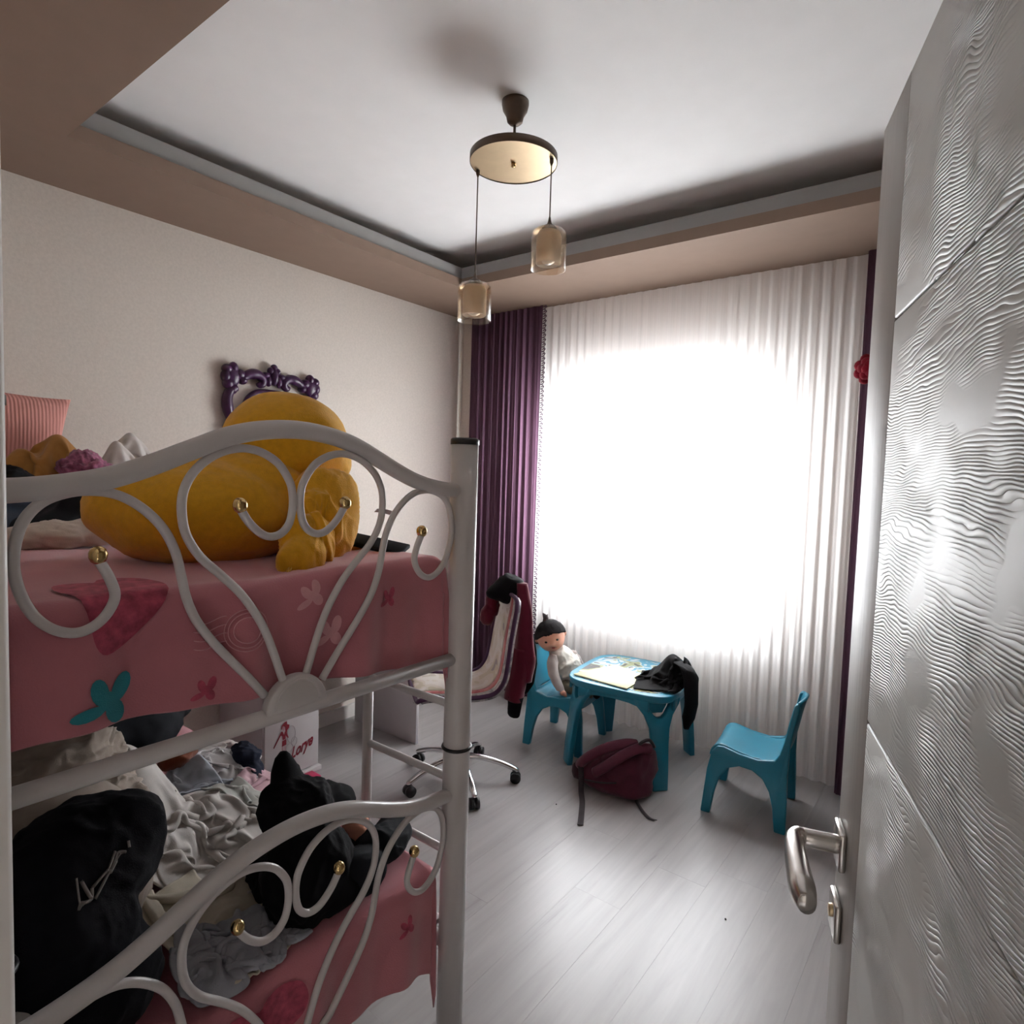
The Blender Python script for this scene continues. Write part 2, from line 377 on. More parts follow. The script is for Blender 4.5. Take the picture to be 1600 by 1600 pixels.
# ------------------------------------------------------------------ setting
XL, XR, YW, YD = -3.05, 0.37, 3.55, 0.17       # left wall, right wall, window wall, door wall (inner faces)
ZS, ZB, ZG, ZC = 2.625, 2.678, 2.745, 2.82      # soffit underside, brown fascia top, cove lip top, tray ceiling
TX0, TX1, TY0, TY1 = -2.548, -0.11, 0.797, 2.79  # tray opening
WX0, WX1, WZ0, WZ1 = -2.38, -0.86, 0.74, 2.06   # window opening
DX0, DX1, DZ = -0.752, 0.16, 2.03               # door opening
floor = struct(mk('floor', *box(XL, XR, YD-0.2, YW, -0.06, -0.008), 'floor', smooth=False))
rng = random.Random(4)
bw, bl = 0.192, 1.215
x = XL; row = 0
while x < XR-0.005:
    y = YD-rng.random()*bl
    x1 = min(x+bw, XR)
    while y < YW:
        y0, y1 = max(y, YD), min(y+bl, YW)
        if y1-y0 > 0.03:
            mk('plank', *box(x+0.00025, x1-0.00025, y0+0.00025, y1-0.00025, -0.008, 0.0), 'floor', parent=floor, world=True, smooth=False)
        y += bl
    x += bw; row += 1
struct(mk('floor_hall', *box(-1.7, 1.2, -1.5, YD, -0.06, 0.0), 'floor', smooth=False))
struct(mk('wall_left', *box(XL-0.15, XL, YD-0.15, YW+0.2, 0, 2.95), 'wallpaper', smooth=False))
struct(mk('wall_right', *box(XR, XR+0.15, YD-0.15, YW+0.2, 0, 2.95), 'dimming_wall', smooth=False))
struct(mk('wall_window', *join(box(XL, WX0, YW, YW+0.22, 0, 2.95), box(XL, -2.945, 3.375, YW, 0, 2.95), box(WX1, XR, YW, YW+0.22, 0, 2.95), box(WX0, WX1, YW, YW+0.22, 0, WZ0), box(WX0, WX1, YW, YW+0.22, WZ1, 2.95)), 'wallpaper', smooth=False))  # box in the left corner is added to hide the brightly lit wall strip
struct(mk('wall_door', *join(box(XL, DX0-0.03, YD-0.15, YD, 0, 2.95), box(DX1+0.03, XR, YD-0.15, YD, 0, 2.95), box(DX0-0.03, DX1+0.03, YD-0.15, YD, DZ+0.03, 2.95)), 'wallpaper', smooth=False))
struct(mk('wall_hall', *join(box(-1.85, -1.7, -1.5, YD-0.15, 0, 2.7), box(1.2, 1.35, -1.5, YD-0.15, 0, 2.7), box(-1.85, 1.35, -1.65, -1.5, 0, 2.7)), 'hall', smooth=False))
struct(mk('ceiling_hall', *box(-1.85, 1.35, -1.65, YD-0.15, 2.62, 2.72), 'hall', smooth=False))
struct(mk('ceiling', *box(XL, XR, YD, YW, ZC, ZC+0.13), 'ceiling', smooth=False))
# lowered soffit ring round the tray, its brown fascia, and the white lip of the light cove above it
struct(mk('ceiling_soffit', *join(box(XL, TX0, YD, YW, ZS, ZB), box(TX1, XR, YD, YW, ZS, ZB), box(TX0, TX1, TY1, YW, ZS, ZB), box(TX0, TX1, YD, TY0, ZS, ZB)), 'soffit', smooth=False))
t1 = 0.012
struct(mk('trim_1', *join(box(TX0-t1-0.02, TX0-t1, TY0-0.04, TY1+0.04, ZB, ZG), box(TX1+t1, TX1+t1+0.02, TY0-0.04, TY1+0.04, ZB, ZG), box(TX0-t1, TX1+t1, TY1+t1, TY1+t1+0.02, ZB, ZG), box(TX0-t1, TX1+t1, TY0-t1-0.02, TY0-t1, ZB, ZG)), 'lip', smooth=False))
g = 0.26
struct(mk('trim_3', *join(box(TX0-g-0.02, TX0-g, TY0-g, TY1+g, ZB, ZC), box(TX1+g, TX1+g+0.02, TY0-g, TY1+g, ZB, ZC), box(TX0-g, TX1+g, TY1+g, TY1+g+0.02, ZB, ZC), box(TX0-g, TX1+g, TY0-g-0.02, TY0-g, ZB, ZC)), 'ceiling', smooth=False))  # cove back added behind the lip to set how dark the recess looks
struct(mk('baseboard_left', *box(XL, XL+0.015, YD, YW, 0, 0.08), 'trim', smooth=False))
struct(mk('baseboard_window', *box(XL+0.015, XR-0.015, YW-0.015, YW, 0, 0.08), 'trim', smooth=False))
struct(mk('baseboard_right', *box(XR-0.015, XR, YD, YW, 0, 0.08), 'trim', smooth=False))
# door frame: lining in the opening and flat casings on the room side
fr = thing('trim_2', ((DX0+DX1)/2, YD-0.07, 0), 'pale door frame around the open doorway', 'door frame'); struct(fr); del fr['category']
for nm, b in (('jamb', box(DX0-0.03, DX0, YD-0.16, YD+0.012, 0, DZ+0.03)), ('jamb', box(DX1, DX1+0.03, YD-0.16, YD+0.012, 0, DZ+0.03)), ('head', box(DX0, DX1, YD-0.16, YD+0.012, DZ, DZ+0.03)),
              ('casing', box(DX0-0.09, DX0-0.005, YD, YD+0.014, 0, DZ+0.09)), ('casing', box(DX1+0.005, DX1+0.09, YD, YD+0.014, 0, DZ+0.09)), ('casing', box(DX0-0.005, DX1+0.005, YD, YD+0.014, DZ+0.005, DZ+0.09))):
    bevel(mk(nm, *b, 'trim', parent=fr, world=True), 0.004)

# window with two sashes
wn = thing('window_1', ((WX0+WX1)/2, YW+0.12, WZ0), 'white double window behind the sheer curtain', 'window'); struct(wn); del wn['category']
def ring_xz(x0, x1, z0, z1, w, y0, y1):
    return join(box(x0, x0+w, y0, y1, z0, z1), box(x1-w, x1, y0, y1, z0, z1), box(x0+w, x1-w, y0, y1, z0, z0+w), box(x0+w, x1-w, y0, y1, z1-w, z1))
bevel(mk('window_frame', *ring_xz(WX0, WX1, WZ0, WZ1, 0.06, YW+0.08, YW+0.15), 'pvc', parent=wn, world=True))
xm = (WX0+WX1)/2
bevel(mk('mullion', *box(xm-0.045, xm+0.045, YW+0.08, YW+0.15, WZ0+0.06, WZ1-0.06), 'pvc', parent=wn, world=True))
for a, b_ in ((WX0+0.06, xm-0.045), (xm+0.045, WX1-0.06)):
    sa = bevel(mk('sash', *ring_xz(a, b_, WZ0+0.06, WZ1-0.06, 0.05, YW+0.07, YW+0.12), 'pvc', parent=wn, world=True))
    mk('pane', *box(a+0.05, b_-0.05, YW+0.094, YW+0.097, WZ0+0.11, WZ1-0.11), 'pane', parent=sa, world=True, smooth=False)
bevel(mk('window_sill', *box(WX0-0.03, WX1+0.03, YW-0.04, YW+0.08, WZ0-0.03, WZ0), 'pvc', parent=wn, world=True))

# ------------------------------------------------------------------ open door
dd = np.array([-0.311, 0.9504]); fe = np.array([-0.137, 0.974]); DW = 0.87
hinge = fe-dd*DW
ang = math.atan2(dd[1], dd[0])
dr = thing('door_1', (hinge[0], hinge[1], 0.008), 'open door with embossed wavy grain and satin lever handle', 'door', rz=ang); struct(dr); del dr['category']
# local axes: x from hinge to free edge, y = visible face side (+), z up
HT = 1.995
bevel(mk('leaf', *box(0, DW, -0.042, -0.006, 0, HT), 'doorstile', parent=dr), 0.002)
bevel(mk('stile', *box(DW-0.13, DW, -0.006, 0, 0, HT), 'doorstile', parent=dr), 0.0015)
zs = [0, 0.77, 1.238, 1.715, HT]
for a, b_ in zip(zs[:-1], zs[1:]):
    bevel(mk('panel', *box(0, DW-0.1315, -0.006, 0.0005, a+0.0014, b_-0.0014), 'door', parent=dr), 0.0022, 2)
hx = DW-0.042; hz = 1.032
han = mk('handle', *join(tube(cr([(hx, 0.0, hz), (hx, 0.035, hz), (hx, 0.052, hz), (hx-0.012, 0.062, hz), (hx-0.05, 0.064, hz-0.001), (hx-0.11, 0.063, hz-0.004), (hx-0.142, 0.060, hz-0.006)], 5),
        [0.0125]*11+[0.0145]*5+list(np.linspace(0.0145, 0.0185, 10))+list(np.linspace(0.0185, 0.012, 5)), 14, flat=((0, 1, 0), 0.85))), 'nickel', parent=dr, label='satin nickel lever handle')
bevel(mk('rosette', *box(hx-0.026, hx+0.026, 0, 0.009, hz-0.026, hz+0.026), 'nickel', parent=dr), 0.003)
ro = bevel(mk('keyhole_plate', *box(hx-0.026, hx+0.026, 0, 0.009, hz-0.125, hz-0.073), 'nickel', parent=dr), 0.003)
mk('lock_cylinder', *join(lathe([(0.0001, 0.013), (0.008, 0.013), (0.0085, 0.011), (0.0085, 0)], n=16)), 'brass', parent=ro)
_lc = ro.children[0]; _lc.rotation_euler = (-PI/2, 0, 0); _lc.location = (hx, 0, hz-0.094)
mk('hinge', *join(*[tube([(0.0, 0.004, z-0.05), (0.0, 0.004, z+0.05)], 0.007, 10) for z in (0.25, 1.75)]), 'nickel', parent=dr)

# ------------------------------------------------------------------ bunk bed
BX, BY0, BY1 = -1.0, 0.208, 1.122; BC = 0.665
bed = thing('bunk_bed', (-2.0, BC, 0), 'white metal bunk bed with scrollwork foot panels and gold knobs', 'bunk bed')
def bedpart(n, vf, m='bedpaint', parent=bed, **k): return mk(n, *vf, m, parent=parent, world=True, **k)
for yy in (BY0, BY1):
    p = bedpart('post', tube([(BX, yy, 0.012), (BX, yy, 0.85), (BX, yy, 1.597)], 0.033, 24))
    bedpart('post_cap', lathe([(0.0345, 0), (0.0345, 0.012), (0.030, 0.016), (0.0001, 0.017)], (BX, yy, 1.597), 24), 'blackplastic', parent=p)
    bedpart('joint_ring', tube([(BX+0.034*math.cos(a), yy+0.034*math.sin(a), 0.856) for a in np.linspace(0, 2*PI, 24, endpoint=False)], 0.0045, 8, closed=True), 'blackplastic', parent=p)
    bedpart('post_foot', lathe([(0.037, 0), (0.037, 0.02), (0.033, 0.024)], (BX, yy, 0), 20), 'blackplastic', parent=p)
    p = bedpart('post', tube([(-3.0, yy, 0.012), (-3.0, yy, 1.36)], 0.025, 20))
    bedpart('post_cap', lathe([(0.0265, 0), (0.0265, 0.012), (0.0001, 0.015)], (-3.0, yy, 1.36), 20), 'blackplastic', parent=p)
    for z in (1.085, 0.34):
        bedpart('side_rail', tube([(-2.98, yy, z), (BX, yy, z)], 0.017, 14))
OUT = [(.32, 1.390), (.305, 1.360), (.299, 1.331), (.316, 1.302), (.343, 1.289), (.372, 1.297), (.397, 1.322), (.413, 1.362), (.417, 1.404), (.407, 1.446), (.385, 1.473), (.352, 1.486), (.318, 1.487), (.288, 1.479), (.258, 1.459), (.232, 1.430), (.214, 1.393), (.205, 1.355), (.197, 1.318), (.182, 1.280), (.158, 1.243), (.125, 1.202), (.092, 1.163), (.06, 1.122)]
INN = [(.108, 1.457), (.088, 1.429), (.062, 1.409), (.037, 1.408), (.017, 1.424), (.0085, 1.452), (.0085, 1.482), (.016, 1.507), (.039, 1.537), (.073, 1.555), (.109, 1.559), (.148, 1.548), (.181, 1.523), (.200, 1.491), (.204, 1.456), (.197, 1.418), (.175, 1.381), (.142, 1.349), (.108, 1.314), (.080, 1.275), (.060, 1.238), (.043, 1.195), (.031, 1.160), (.022, 1.135)]
TOP = [(-.455, 1.4875), (-.41, 1.489), (-.355, 1.496), (-.30, 1.508), (-.245, 1.528), (-.19, 1.552), (-.13, 1.577), (-.07, 1.592), (0, 1.598)]
TOP = TOP+[(-a, z) for a, z in TOP[-2::-1]]
def foot_panel(dz, ext=0.0):
    bedpart('top_rail', tube(cr([(BX, BC+u, z+dz) for u, z in TOP], 5), 0.0165, 16))
    bedpart('bottom_rail', tube([(BX, BY0, 1.080+dz-ext), (BX, BY1, 1.080+dz-ext)], 0.0150, 16))
    for s in (-1, 1):
        for pts in (OUT, INN):
            P = cr([(BX, BC+s*u, z+dz) for u, z in pts]+([(BX, BC+s*pts[-1][0]*.8, pts[-1][1]+dz-ext)] if ext else []), 5)
            sc = bedpart('scroll', tube(P, 0.0072, 10))
            bedpart('knob', lathe([(0.0001, -0.0135), (0.005, -0.0125), (0.0095, -0.009), (0.012, -0.003), (0.012, 0.003), (0.0095, 0.009), (0.005, 0.0125), (0.0001, 0.0135)], tuple(P[0]+np.array([0, 0, 0.006])), 16), 'gold', parent=sc, label='gold ball knob')
    a = np.linspace(0, PI, 22)
    pl_ = [(0.064*math.cos(t), 1.084+0.064*math.sin(t)) for t in a]
    pq = bevel(bedpart('fan_plaque', prism(pl_, lambda u, v, t: (BX+t, BC+u, v+dz-ext), -0.008, 0.014)), 0.004, 2)
    bedpart('plaque_rim', tube([(BX+0.014, BC+0.046*math.cos(t), 1.093+dz-ext+0.046*math.sin(t)) for t in a], 0.0028, 8), parent=pq)
foot_panel(0.0); foot_panel(-0.745, 0.20)
for z in (1.20, 1.32):
    bedpart('head_rail', tube([(-3.0, BY0, z), (-3.0, BY1, z)], 0.012, 10)); bedpart('head_rail', tube([(-3.0, BY0, z-.745), (-3.0, BY1, z-.745)], 0.012, 10))
lx = -1.335
bedpart('ladder_upright', tube([(lx, BY1, 0.0), (lx, BY1, 1.085)], 0.0142, 14))
for z in (0.955, 0.768, 0.578, 0.39): bedpart('rung', tube([(lx, BY1, z), (BX, BY1, z)], 0.0098, 12))
for z in (1.085, 0.34):
    for k in range(9):
        xx = -2.85+k*0.22
        bedpart('slat', box(xx, xx+0.06, BY0+0.01, BY1-0.01, z+0.055, z+0.067), smooth=False)

MT, ML = 1.325, 0.555        # mattress tops
def mattress(z0, z1, label):
    def f(u, v):
        return None
    o = mk('mattress', *box(-2.97, -1.055, BY0+0.045, BY1-0.045, z0, z1), 'mattress'); bevel(o, 0.04, 4); tag(o, label, 'mattress'); return o
mattress(1.155, MT-0.004, 'mattress under the pink fleece sheet of the upper bunk')
mattress(0.40, ML-0.004, 'mattress under the pink fleece sheet of the lower bunk')

def make_sheet(zt, hem_front, hem_side, seed, x_side_end):
    """fleece sheet over a mattress: returns pos(s,t): s = distance past the front edge (negative on top), t likewise past the right edge"""
    xe, ye = -1.052, BY1-0.058
    r = 0.035
    def over(d):                                   # rolled edge: (outward, down)
        L = r*PI/2
        if d <= 0: return 0.0, 0.0
        if d < L: a = d/r; return r*math.sin(a), r*(1-math.cos(a))
        return r, r+(d-L)
    def pos(s, t, off=0.0):
        ds, dt = max(s, 0.0), max(t, 0.0)
        d = math.hypot(ds, dt)
        o, dn = over(d)
        cs, ct = (ds/d, dt/d) if d > 1e-9 else (0, 0)
        k = min(d/0.12, 1)
        yv = ye+min(t, 0); xv = xe+min(s, 0)
        w = 0.010*k*(math.sin(yv*23+seed)+0.6*math.sin(yv*51+seed*2+3*dn))*(1 if cs > 0.3 else 0.25)
        w += 0.006*k*math.sin(xv*31+seed)*(1 if ct > 0.3 else 0)
        if cs > 0.2 and ct > 0.2: w -= 0.006*math.sin(math.atan2(ct, cs)*8)*k
        w = max(w, -0.012)
        top = 0.006*mn.noise(Vector((xv*5, yv*6, seed)))+0.004*rnoise((xv*0.6, yv, 0), seed, 5, 2)
        return (xv+(o+w+off)*cs, yv+(o+w+off)*ct, zt-dn+top*(1-k)+(off if d < r*0.6 else 0))
    ns, nt_ = 150, 90
    S0, T0 = -1.9, -(ye-BY0-0.03)
    V = []
    for i in range(ns):
        for j in range(nt_):
            a = i/(ns-1); b = j/(nt_-1)
            # denser towards the front edge
            T1 = hem_side
            t = T0+(T1-T0)*b
            yv = ye+min(t, 0)
            hf = hem_front(yv)
            if a < 0.45: s = S0+(0-S0)*(a/0.45)**0.7
            else: s = hf*(a-0.45)/0.55
            V.append(pos(s, t))
    F = [(i*nt_+j, i*nt_+j+1, (i+1)*nt_+j+1, (i+1)*nt_+j) for i in range(ns-1) for j in range(nt_-1)]
    return np.array(V), F, pos, xe, ye
def hemU(y):  # length of the front drop: hem rises to the right, dips at the corner
    return np.interp(y, [0.2, 0.4, 0.6, 0.75, 0.92, 1.0, 1.07], [0.205, 0.21, 0.227, 0.234, 0.255, 0.265, 0.27])
Vs, Fs, upos, xe, ye = make_sheet(MT, hemU, 0.235, 1.3, 0)
shu = mk('bed_sheet', Vs, Fs, 'pinksheet'); solid(shu, 0.004, -1)
tag(shu, 'pink fleece sheet with butterflies and a heart hanging over the upper bunk', 'bed sheet')
def hemL(y): return np.interp(y, [0.2, 0.6, 0.83, 0.94, 1.02, 1.07], [0.26, 0.25, 0.245, 0.245, 0.26, 0.285])
Vs, Fs, lpos, xe, ye = make_sheet(ML, hemL, 0.27, 4.1, 0)
shl = mk('bed_sheet', Vs, Fs, 'pinksheet'); solid(shl, 0.004, -1)
tag(shl, 'pink fleece sheet under the clothes on the lower bunk', 'bed sheet')
def decal(name, poly, pos, root, m, rings=4, off=0.0035):
    """flat print that follows the sheet: polygon in (s, y) filled from its centroid"""
    P = np.array(poly, float); c = P.mean(0); V = []; F = []; n = len(P)
    V.append(c)
    for k in range(1, rings+1): V += list(c+(P-c)*k/rings)
    X = [pos(s, y-ye, off) for s, y in V]
    for j in range(n): F.append((0, 1+j, 1+(j+1) % n))
    for k in range(rings-1):
        for j in range(n):
            a = 1+k*n+j; b = 1+k*n+(j+1) % n; F.append((a, b, b+n, a+n))
    return mk(name, np.array(X), F, m, parent=root, world=True)
def butterfly(c, sz, rot, pos, root, m):
    def wing(cu, cv, a, b, th, n=14):
        return [(cu+a*math.cos(t)*math.cos(th)-b*math.sin(t)*math.sin(th), cv+a*math.cos(t)*math.sin(th)+b*math.sin(t)*math.cos(th)) for t in np.linspace(0, 2*PI, n, endpoint=False)]
    Ws = [wing(-.14, .24, .34, .20, 1.85), wing(.36, .22, .36, .21, 1.15), wing(-.38, -.20, .38, .15, .12), wing(.22, -.30, .32, .22, -1.2), wing(.06, -.02, .22, .22, .1)]
    for w in Ws:
        q = [(c[0]-sz*(u*math.sin(rot)+v*math.cos(rot)), c[1]+sz*(u*math.cos(rot)-v*math.sin(rot))) for u, v in w]
        decal('butterfly_print', q, pos, root, m, 3)
butterfly((0.168, 0.358), 0.064, 0.0, upos, shu, 'teal')
butterfly((0.093, 0.906), 0.035, 0.2, upos, shu, 'darkpinkprint')
butterfly((0.190, 0.505), 0.034, 0.1, upos, shu, 'darkpinkprint')
butterfly((0.10, 0.97), 0.035, 0.4, lpos, shl, 'darkpinkprint')
butterfly((0.06, 0.71), 0.045, 0.4, upos, shu, 'palepinkprint')
butterfly((0.14, 0.755), 0.05, 0.2, upos, shu, 'palepinkprint')
heart = [tuple(p) for p in cr([(-.05, .322), (0, .332), (.05, .338), (.085, .345), (.10, .36), (.088, .39), (.062, .42), (.03, .447), (0, .462), (-.04, .468), (-.09, .458), (-.115, .43), (-.11, .40), (-.085, .385), (-.105, .36), (-.10, .335)], 3, closed=True)]
decal('heart_print', heart, upos, shu, 'darkpinkprint', 6)
decal('heart_print', [(0.11+0.6*s, 0.62+1.2*(y-.395)) for s, y in heart], lpos, shl, 'darkpinkprint', 6)
decal('heart_print', [(-0.10+1.0*s, 0.66+1.5*(y-.395)) for s, y in heart], lpos, shl, 'darkpinkprint', 6)
for rr in (0.022, 0.030, 0.036):
    mk('postmark_print', *tube([upos(0.10+rr*math.cos(a), 0.575+rr*1.1*math.sin(a)-ye, 0.004) for a in np.linspace(0, 2*PI, 40, endpoint=False)], 0.0009, 5, closed=True), 'palepinkprint', parent=shu, world=True)
for k in range(4):
    mk('postmark_print', *tube([upos(0.075+k*0.014+0.004*math.sin(q*90), 0.485+q-ye, 0.004) for q in np.linspace(0, 0.055, 24)], 0.0009, 5), 'palepinkprint', parent=shu, world=True)

# ------------------------------------------------------------------ yellow duck plush on the upper bunk
duck = thing('duck_plush', (-1.36, 0.74, MT), 'big yellow plush duck lying on the pink sheet of the upper bunk', 'plush toy')
def dpart(n, vf, m='plush', **k): return mk(n, *vf, m, parent=duck, world=True, **k)
dpart('body', lump((-1.37, .72, 1.43), [((-1.37, .69, 1.425), (.18, .215, .122)), ((-1.36, .90, 1.425), (.155, .135, .125)), ((-1.40, .545, 1.44), (.11, .085, .085)), ((-1.37, .78, 1.47), (.15, .15, .10))], 0.006, 6, 2, s=6, zmin=MT+0.001))
dpart('head', lump((-1.375, .885, 1.585), [((-1.375, .885, 1.585), (.145, .148, .128)), ((-1.37, .95, 1.55), (.11, .098, .085))], 0.005, 6, 5, s=5))
tu = dpart('wing', lump((-1.165, .82, 1.41), [((-1.215, .885, 1.45), (.055, .085, .085)), ((-1.175, .83, 1.41), (.038, .062, .075)), ((-1.135, .785, 1.375), (.030, .068, .062)), ((-1.10, .745, 1.345), (.026, .062, .042)), ((-1.19, .89, 1.40), (.035, .06, .08))], 0.016, 10, 7, s=6, stretch=(1, 1.6, .35)))
tf = []
rg = random.Random(3)
for k in range(150):
    a = rg.random(); b0 = np.array([-1.085-.03*a+rg.uniform(-.012, .012), .695+a*.085, 1.322+rg.uniform(-.010, .012)+0.012*a]); L = rg.uniform(.014, .03)
    tf.append(tube([b0, b0+np.array([.003, -.004, -L*.55]), b0+np.array([rg.uniform(.0, .01), rg.uniform(-.012, .004), -L])], [.0022, .0018, .0003], 4))
fz = mk('fringe', *join(*tf), 'plushpale', parent=tu, world=True); fz['kind'] = 'stuff'
dpart('wing', lump((-1.53, .86, 1.42), [((-1.53, .86, 1.42), (.03, .11, .09))], 0.01, 9, 11, s=4))
dpart('beak', lump((-1.50, .93, 1.565), [((-1.51, .93, 1.575), (.055, .06, .022)), ((-1.50, .93, 1.55), (.045, .05, .018))], 0.003, 6, 3, s=4), cloth_mat('orange_plush', (.62, .19, .02)))
for yy in (.86, .99): dpart('eye', sphere((-1.492, yy, 1.625), .014, 2), 'blackplastic')
for yy in (.99, 1.035): dpart('foot', lump((-1.30, yy, 1.332), [((-1.29, yy+.02, 1.332), (.05, .05, .022))], 0.004, 10, 4, s=3, zmin=MT+.001), 'orange_plush')
dpart('care_tag', gridmesh(6, 3, lambda u, v: (-1.205+.012*v, 1.02+.055*u, 1.425-.01*u*u+.010*v)), 'whitemelamine')

# ------------------------------------------------------------------ clothes
class Field:
    """height field that cloth is dropped on"""
    def __init__(f, x0, x1, y0, y1, fn, c=.012):
        f.x0, f.y0, f.c = x0, y0, c
        X = np.arange(x0, x1, c); Yv = np.arange(y0, y1, c)
        f.H = np.array([[fn(a, b) for b in Yv] for a in X])
    def at(f, P):
        i = np.clip((P[..., 0]-f.x0)/f.c, 0, f.H.shape[0]-1.001); j = np.clip((P[..., 1]-f.y0)/f.c, 0, f.H.shape[1]-1.001)
        a = i.astype(int); b = j.astype(int); u = i-a; v = j-b; H = f.H
        return H[a, b]*(1-u)*(1-v)+H[a+1, b]*u*(1-v)+H[a, b+1]*(1-u)*v+H[a+1, b+1]*u*v
    def add(f, P):
        Q = P
        for _ in range(2):
            Q = np.stack([Q[:-1], (Q[:-1]+Q[1:])/2], 1).reshape(-1, Q.shape[1], 3); Q = np.stack([Q[:, :-1], (Q[:, :-1]+Q[:, 1:])/2], 2).reshape(Q.shape[0], -1, 3)
        i = ((Q[..., 0]-f.x0)/f.c).astype(int).ravel(); j = ((Q[..., 1]-f.y0)/f.c).astype(int).ravel(); z = Q[..., 2].ravel()
        k = (i >= 0) & (j >= 0) & (i < f.H.shape[0]) & (j < f.H.shape[1])
        np.maximum.at(f.H, (i[k], j[k]), z[k])
def drop_cloth(fld, c, size, rot, comp, seed, n=44, steps=110, lift=.05, xmax=None):
    """a rectangular cloth, bunched by comp, falling on fld and buckling into folds"""
    rg = np.random.RandomState(seed); m = max(12, int(n*size[1]/size[0])); d = size[0]/(n-1)
    u, v = np.meshgrid(np.linspace(-.5, .5, n), np.linspace(-.5, .5, m), indexing='ij')
    a, b = u*size[0]*comp[0], v*size[1]*comp[1]
    P = np.stack([c[0]+a*math.cos(rot)-b*math.sin(rot), c[1]+a*math.sin(rot)+b*math.cos(rot), np.zeros_like(a)], -1)
    ns = np.array([[mn.noise(Vector((x*9+seed, y*9, seed*1.7)))+.6*mn.noise(Vector((x*21, y*21+seed, seed))) for y in v[0]*size[1]/.5] for x in u[:, 0]*size[0]/.5])
    nx_ = np.array([[mn.noise(Vector((x*7+seed*3, y*7, 5+seed))) for y in v[0]*size[1]/.5] for x in u[:, 0]*size[0]/.5])
    P[..., 0] += nx_*.03; P[..., 1] += ns*.012
    P[..., 2] = fld.at(P)+lift+ns*.05
    O = P.copy()
    sl = lambda ax, k, s_: ((slice(None),)*ax+(slice(s_, P.shape[ax]-k),), (slice(None),)*ax+(slice(s_+k, P.shape[ax]),))
    def fix(A, B, L, w):
        D = B-A; l = np.linalg.norm(D, axis=-1, keepdims=True)+1e-9; q = D*((l-L)/l*.5*w); A += q; B -= q
    for it in range(steps):
        V = (P-O)*.90; O = P.copy(); P = P+V; P[..., 2] -= .0016
        for _ in range(9):
            for s_ in (0, 1):
                fix(P[s_:n-1:2], P[s_+1:n:2], d, 1.0); fix(P[:, s_:m-1:2], P[:, s_+1:m:2], d, 1.0)
            for s_ in (0, 1):
                fix(P[s_:n-1:2, :-1], P[s_+1:n:2, 1:], d*1.414, .5); fix(P[s_:n-1:2, 1:], P[s_+1:n:2, :-1], d*1.414, .5)
            for s_ in (0, 1, 2, 3):
                fix(P[s_:n-2:4], P[s_+2:n:4][:len(P[s_:n-2:4])], 2*d, .10); fix(P[:, s_:m-2:4], P[:, s_+2:m:4][:, :P[:, s_:m-2:4].shape[1]], 2*d, .10)
            h = fld.at(P)+.004; k = P[..., 2] < h
            if xmax is not None: P[..., 0] = np.minimum(P[..., 0], xmax)
            P[..., 2] = np.where(k, h, P[..., 2])
        k = (P[..., 2] < fld.at(P)+.006)[..., None]
        P = np.where(k, np.concatenate([O[..., :2]+(P-O)[..., :2]*.25, P[..., 2:]], -1), P)
    fld.add(P)
    return P, [(i*m+j, i*m+j+1, (i+1)*m+j+1, (i+1)*m+j) for i in range(n-1) for j in range(m-1)]
def draped(fld, name, label, cat, m, c, size, rot=0., comp=(.65, .65), seed=1, n=44, xmax=None, parent=None, lift=.05, steps=110):
    P, F = drop_cloth(fld, c, size, rot, comp, seed, n, steps, lift, xmax)
    o = mk(name, P.reshape(-1, 3), F, m, parent=parent, world=parent is not None); subsurf(o, 1); solid(o, .003, 0)
    if parent is None: tag(o, label, cat)
    return o
def gauss(x, y, L): return max([0]+[h*math.exp(-((x-a)/sx)**2-((y-b)/sy)**2) for a, b, h, sx, sy in L])
FU = Field(-3.04, -1.0, .18, 1.2, lambda x, y: (MT+.008 if y < 1.13 and x < -1.03 else .9)+gauss(x, y, [(-2.62, .78, .285, .12, .11), (-2.60, .67, .23, .10, .09), (-2.55, .72, .21, .07, .06), (-2.66, 1.03, .31, .11, .085), (-2.60, .96, .275, .09, .07), (-2.50, .84, .13, .08, .06)]))
FL = Field(-3.04, -.9, .16, 1.25, lambda x, y: (ML+.008 if y < 1.125 and x < -1.03 else .25)+gauss(x, y, [(-1.60, .42, .32, .22, .22), (-1.58, .60, .29, .13, .11), (-1.42, .40, .22, .14, .14), (-1.55, .78, .10, .15, .13), (-1.82, .93, .08, .12, .12), (-1.2, .38, .18, .12, .12)]))
def garment(name, label, cat, m, c, els, amp=.02, fr=9, seed=1, s=5, stretch=(1, 1, 1), zmin=None, group=None, oct=4):
    o = mk(name, *lump(c, els, amp, fr, seed, s, stretch, zmin, oct=oct), m); return tag(o, label, cat, group)
cloth_mat('mustard_cloth', (.34, .155, .04)); cloth_mat('plum_fleece', (.30, .10, .17), var=.5, scale=60); cloth_mat('white_cotton', (.52, .485, .46)); cloth_mat('black_knit', (.006, .0055, .0065), sheen=0.0)
cloth_mat('denim', (.055, .075, .12)); cloth_mat('charcoal_cotton', (.008, .009, .012), sheen=0.0); cloth_mat('oat_cotton', (.50, .43, .37)); cloth_mat('taupe_cotton', (.36, .30, .255)); cloth_mat('satin_cream', (.50, .455, .42), rough=.35)
cloth_mat('black_jacket', (.004, .0038, .006), sheen=0.0); cloth_mat('black_fleece', (.004, .0036, .005), sheen=0.0); cloth_mat('navy_cotton', (.014, .018, .035), sheen=0.0); cloth_mat('peach_cotton', (.66, .32, .22)); cloth_mat('cream_cotton', (.52, .47, .38)); cloth_mat('grey_blue_muslin', (.33, .34, .38))
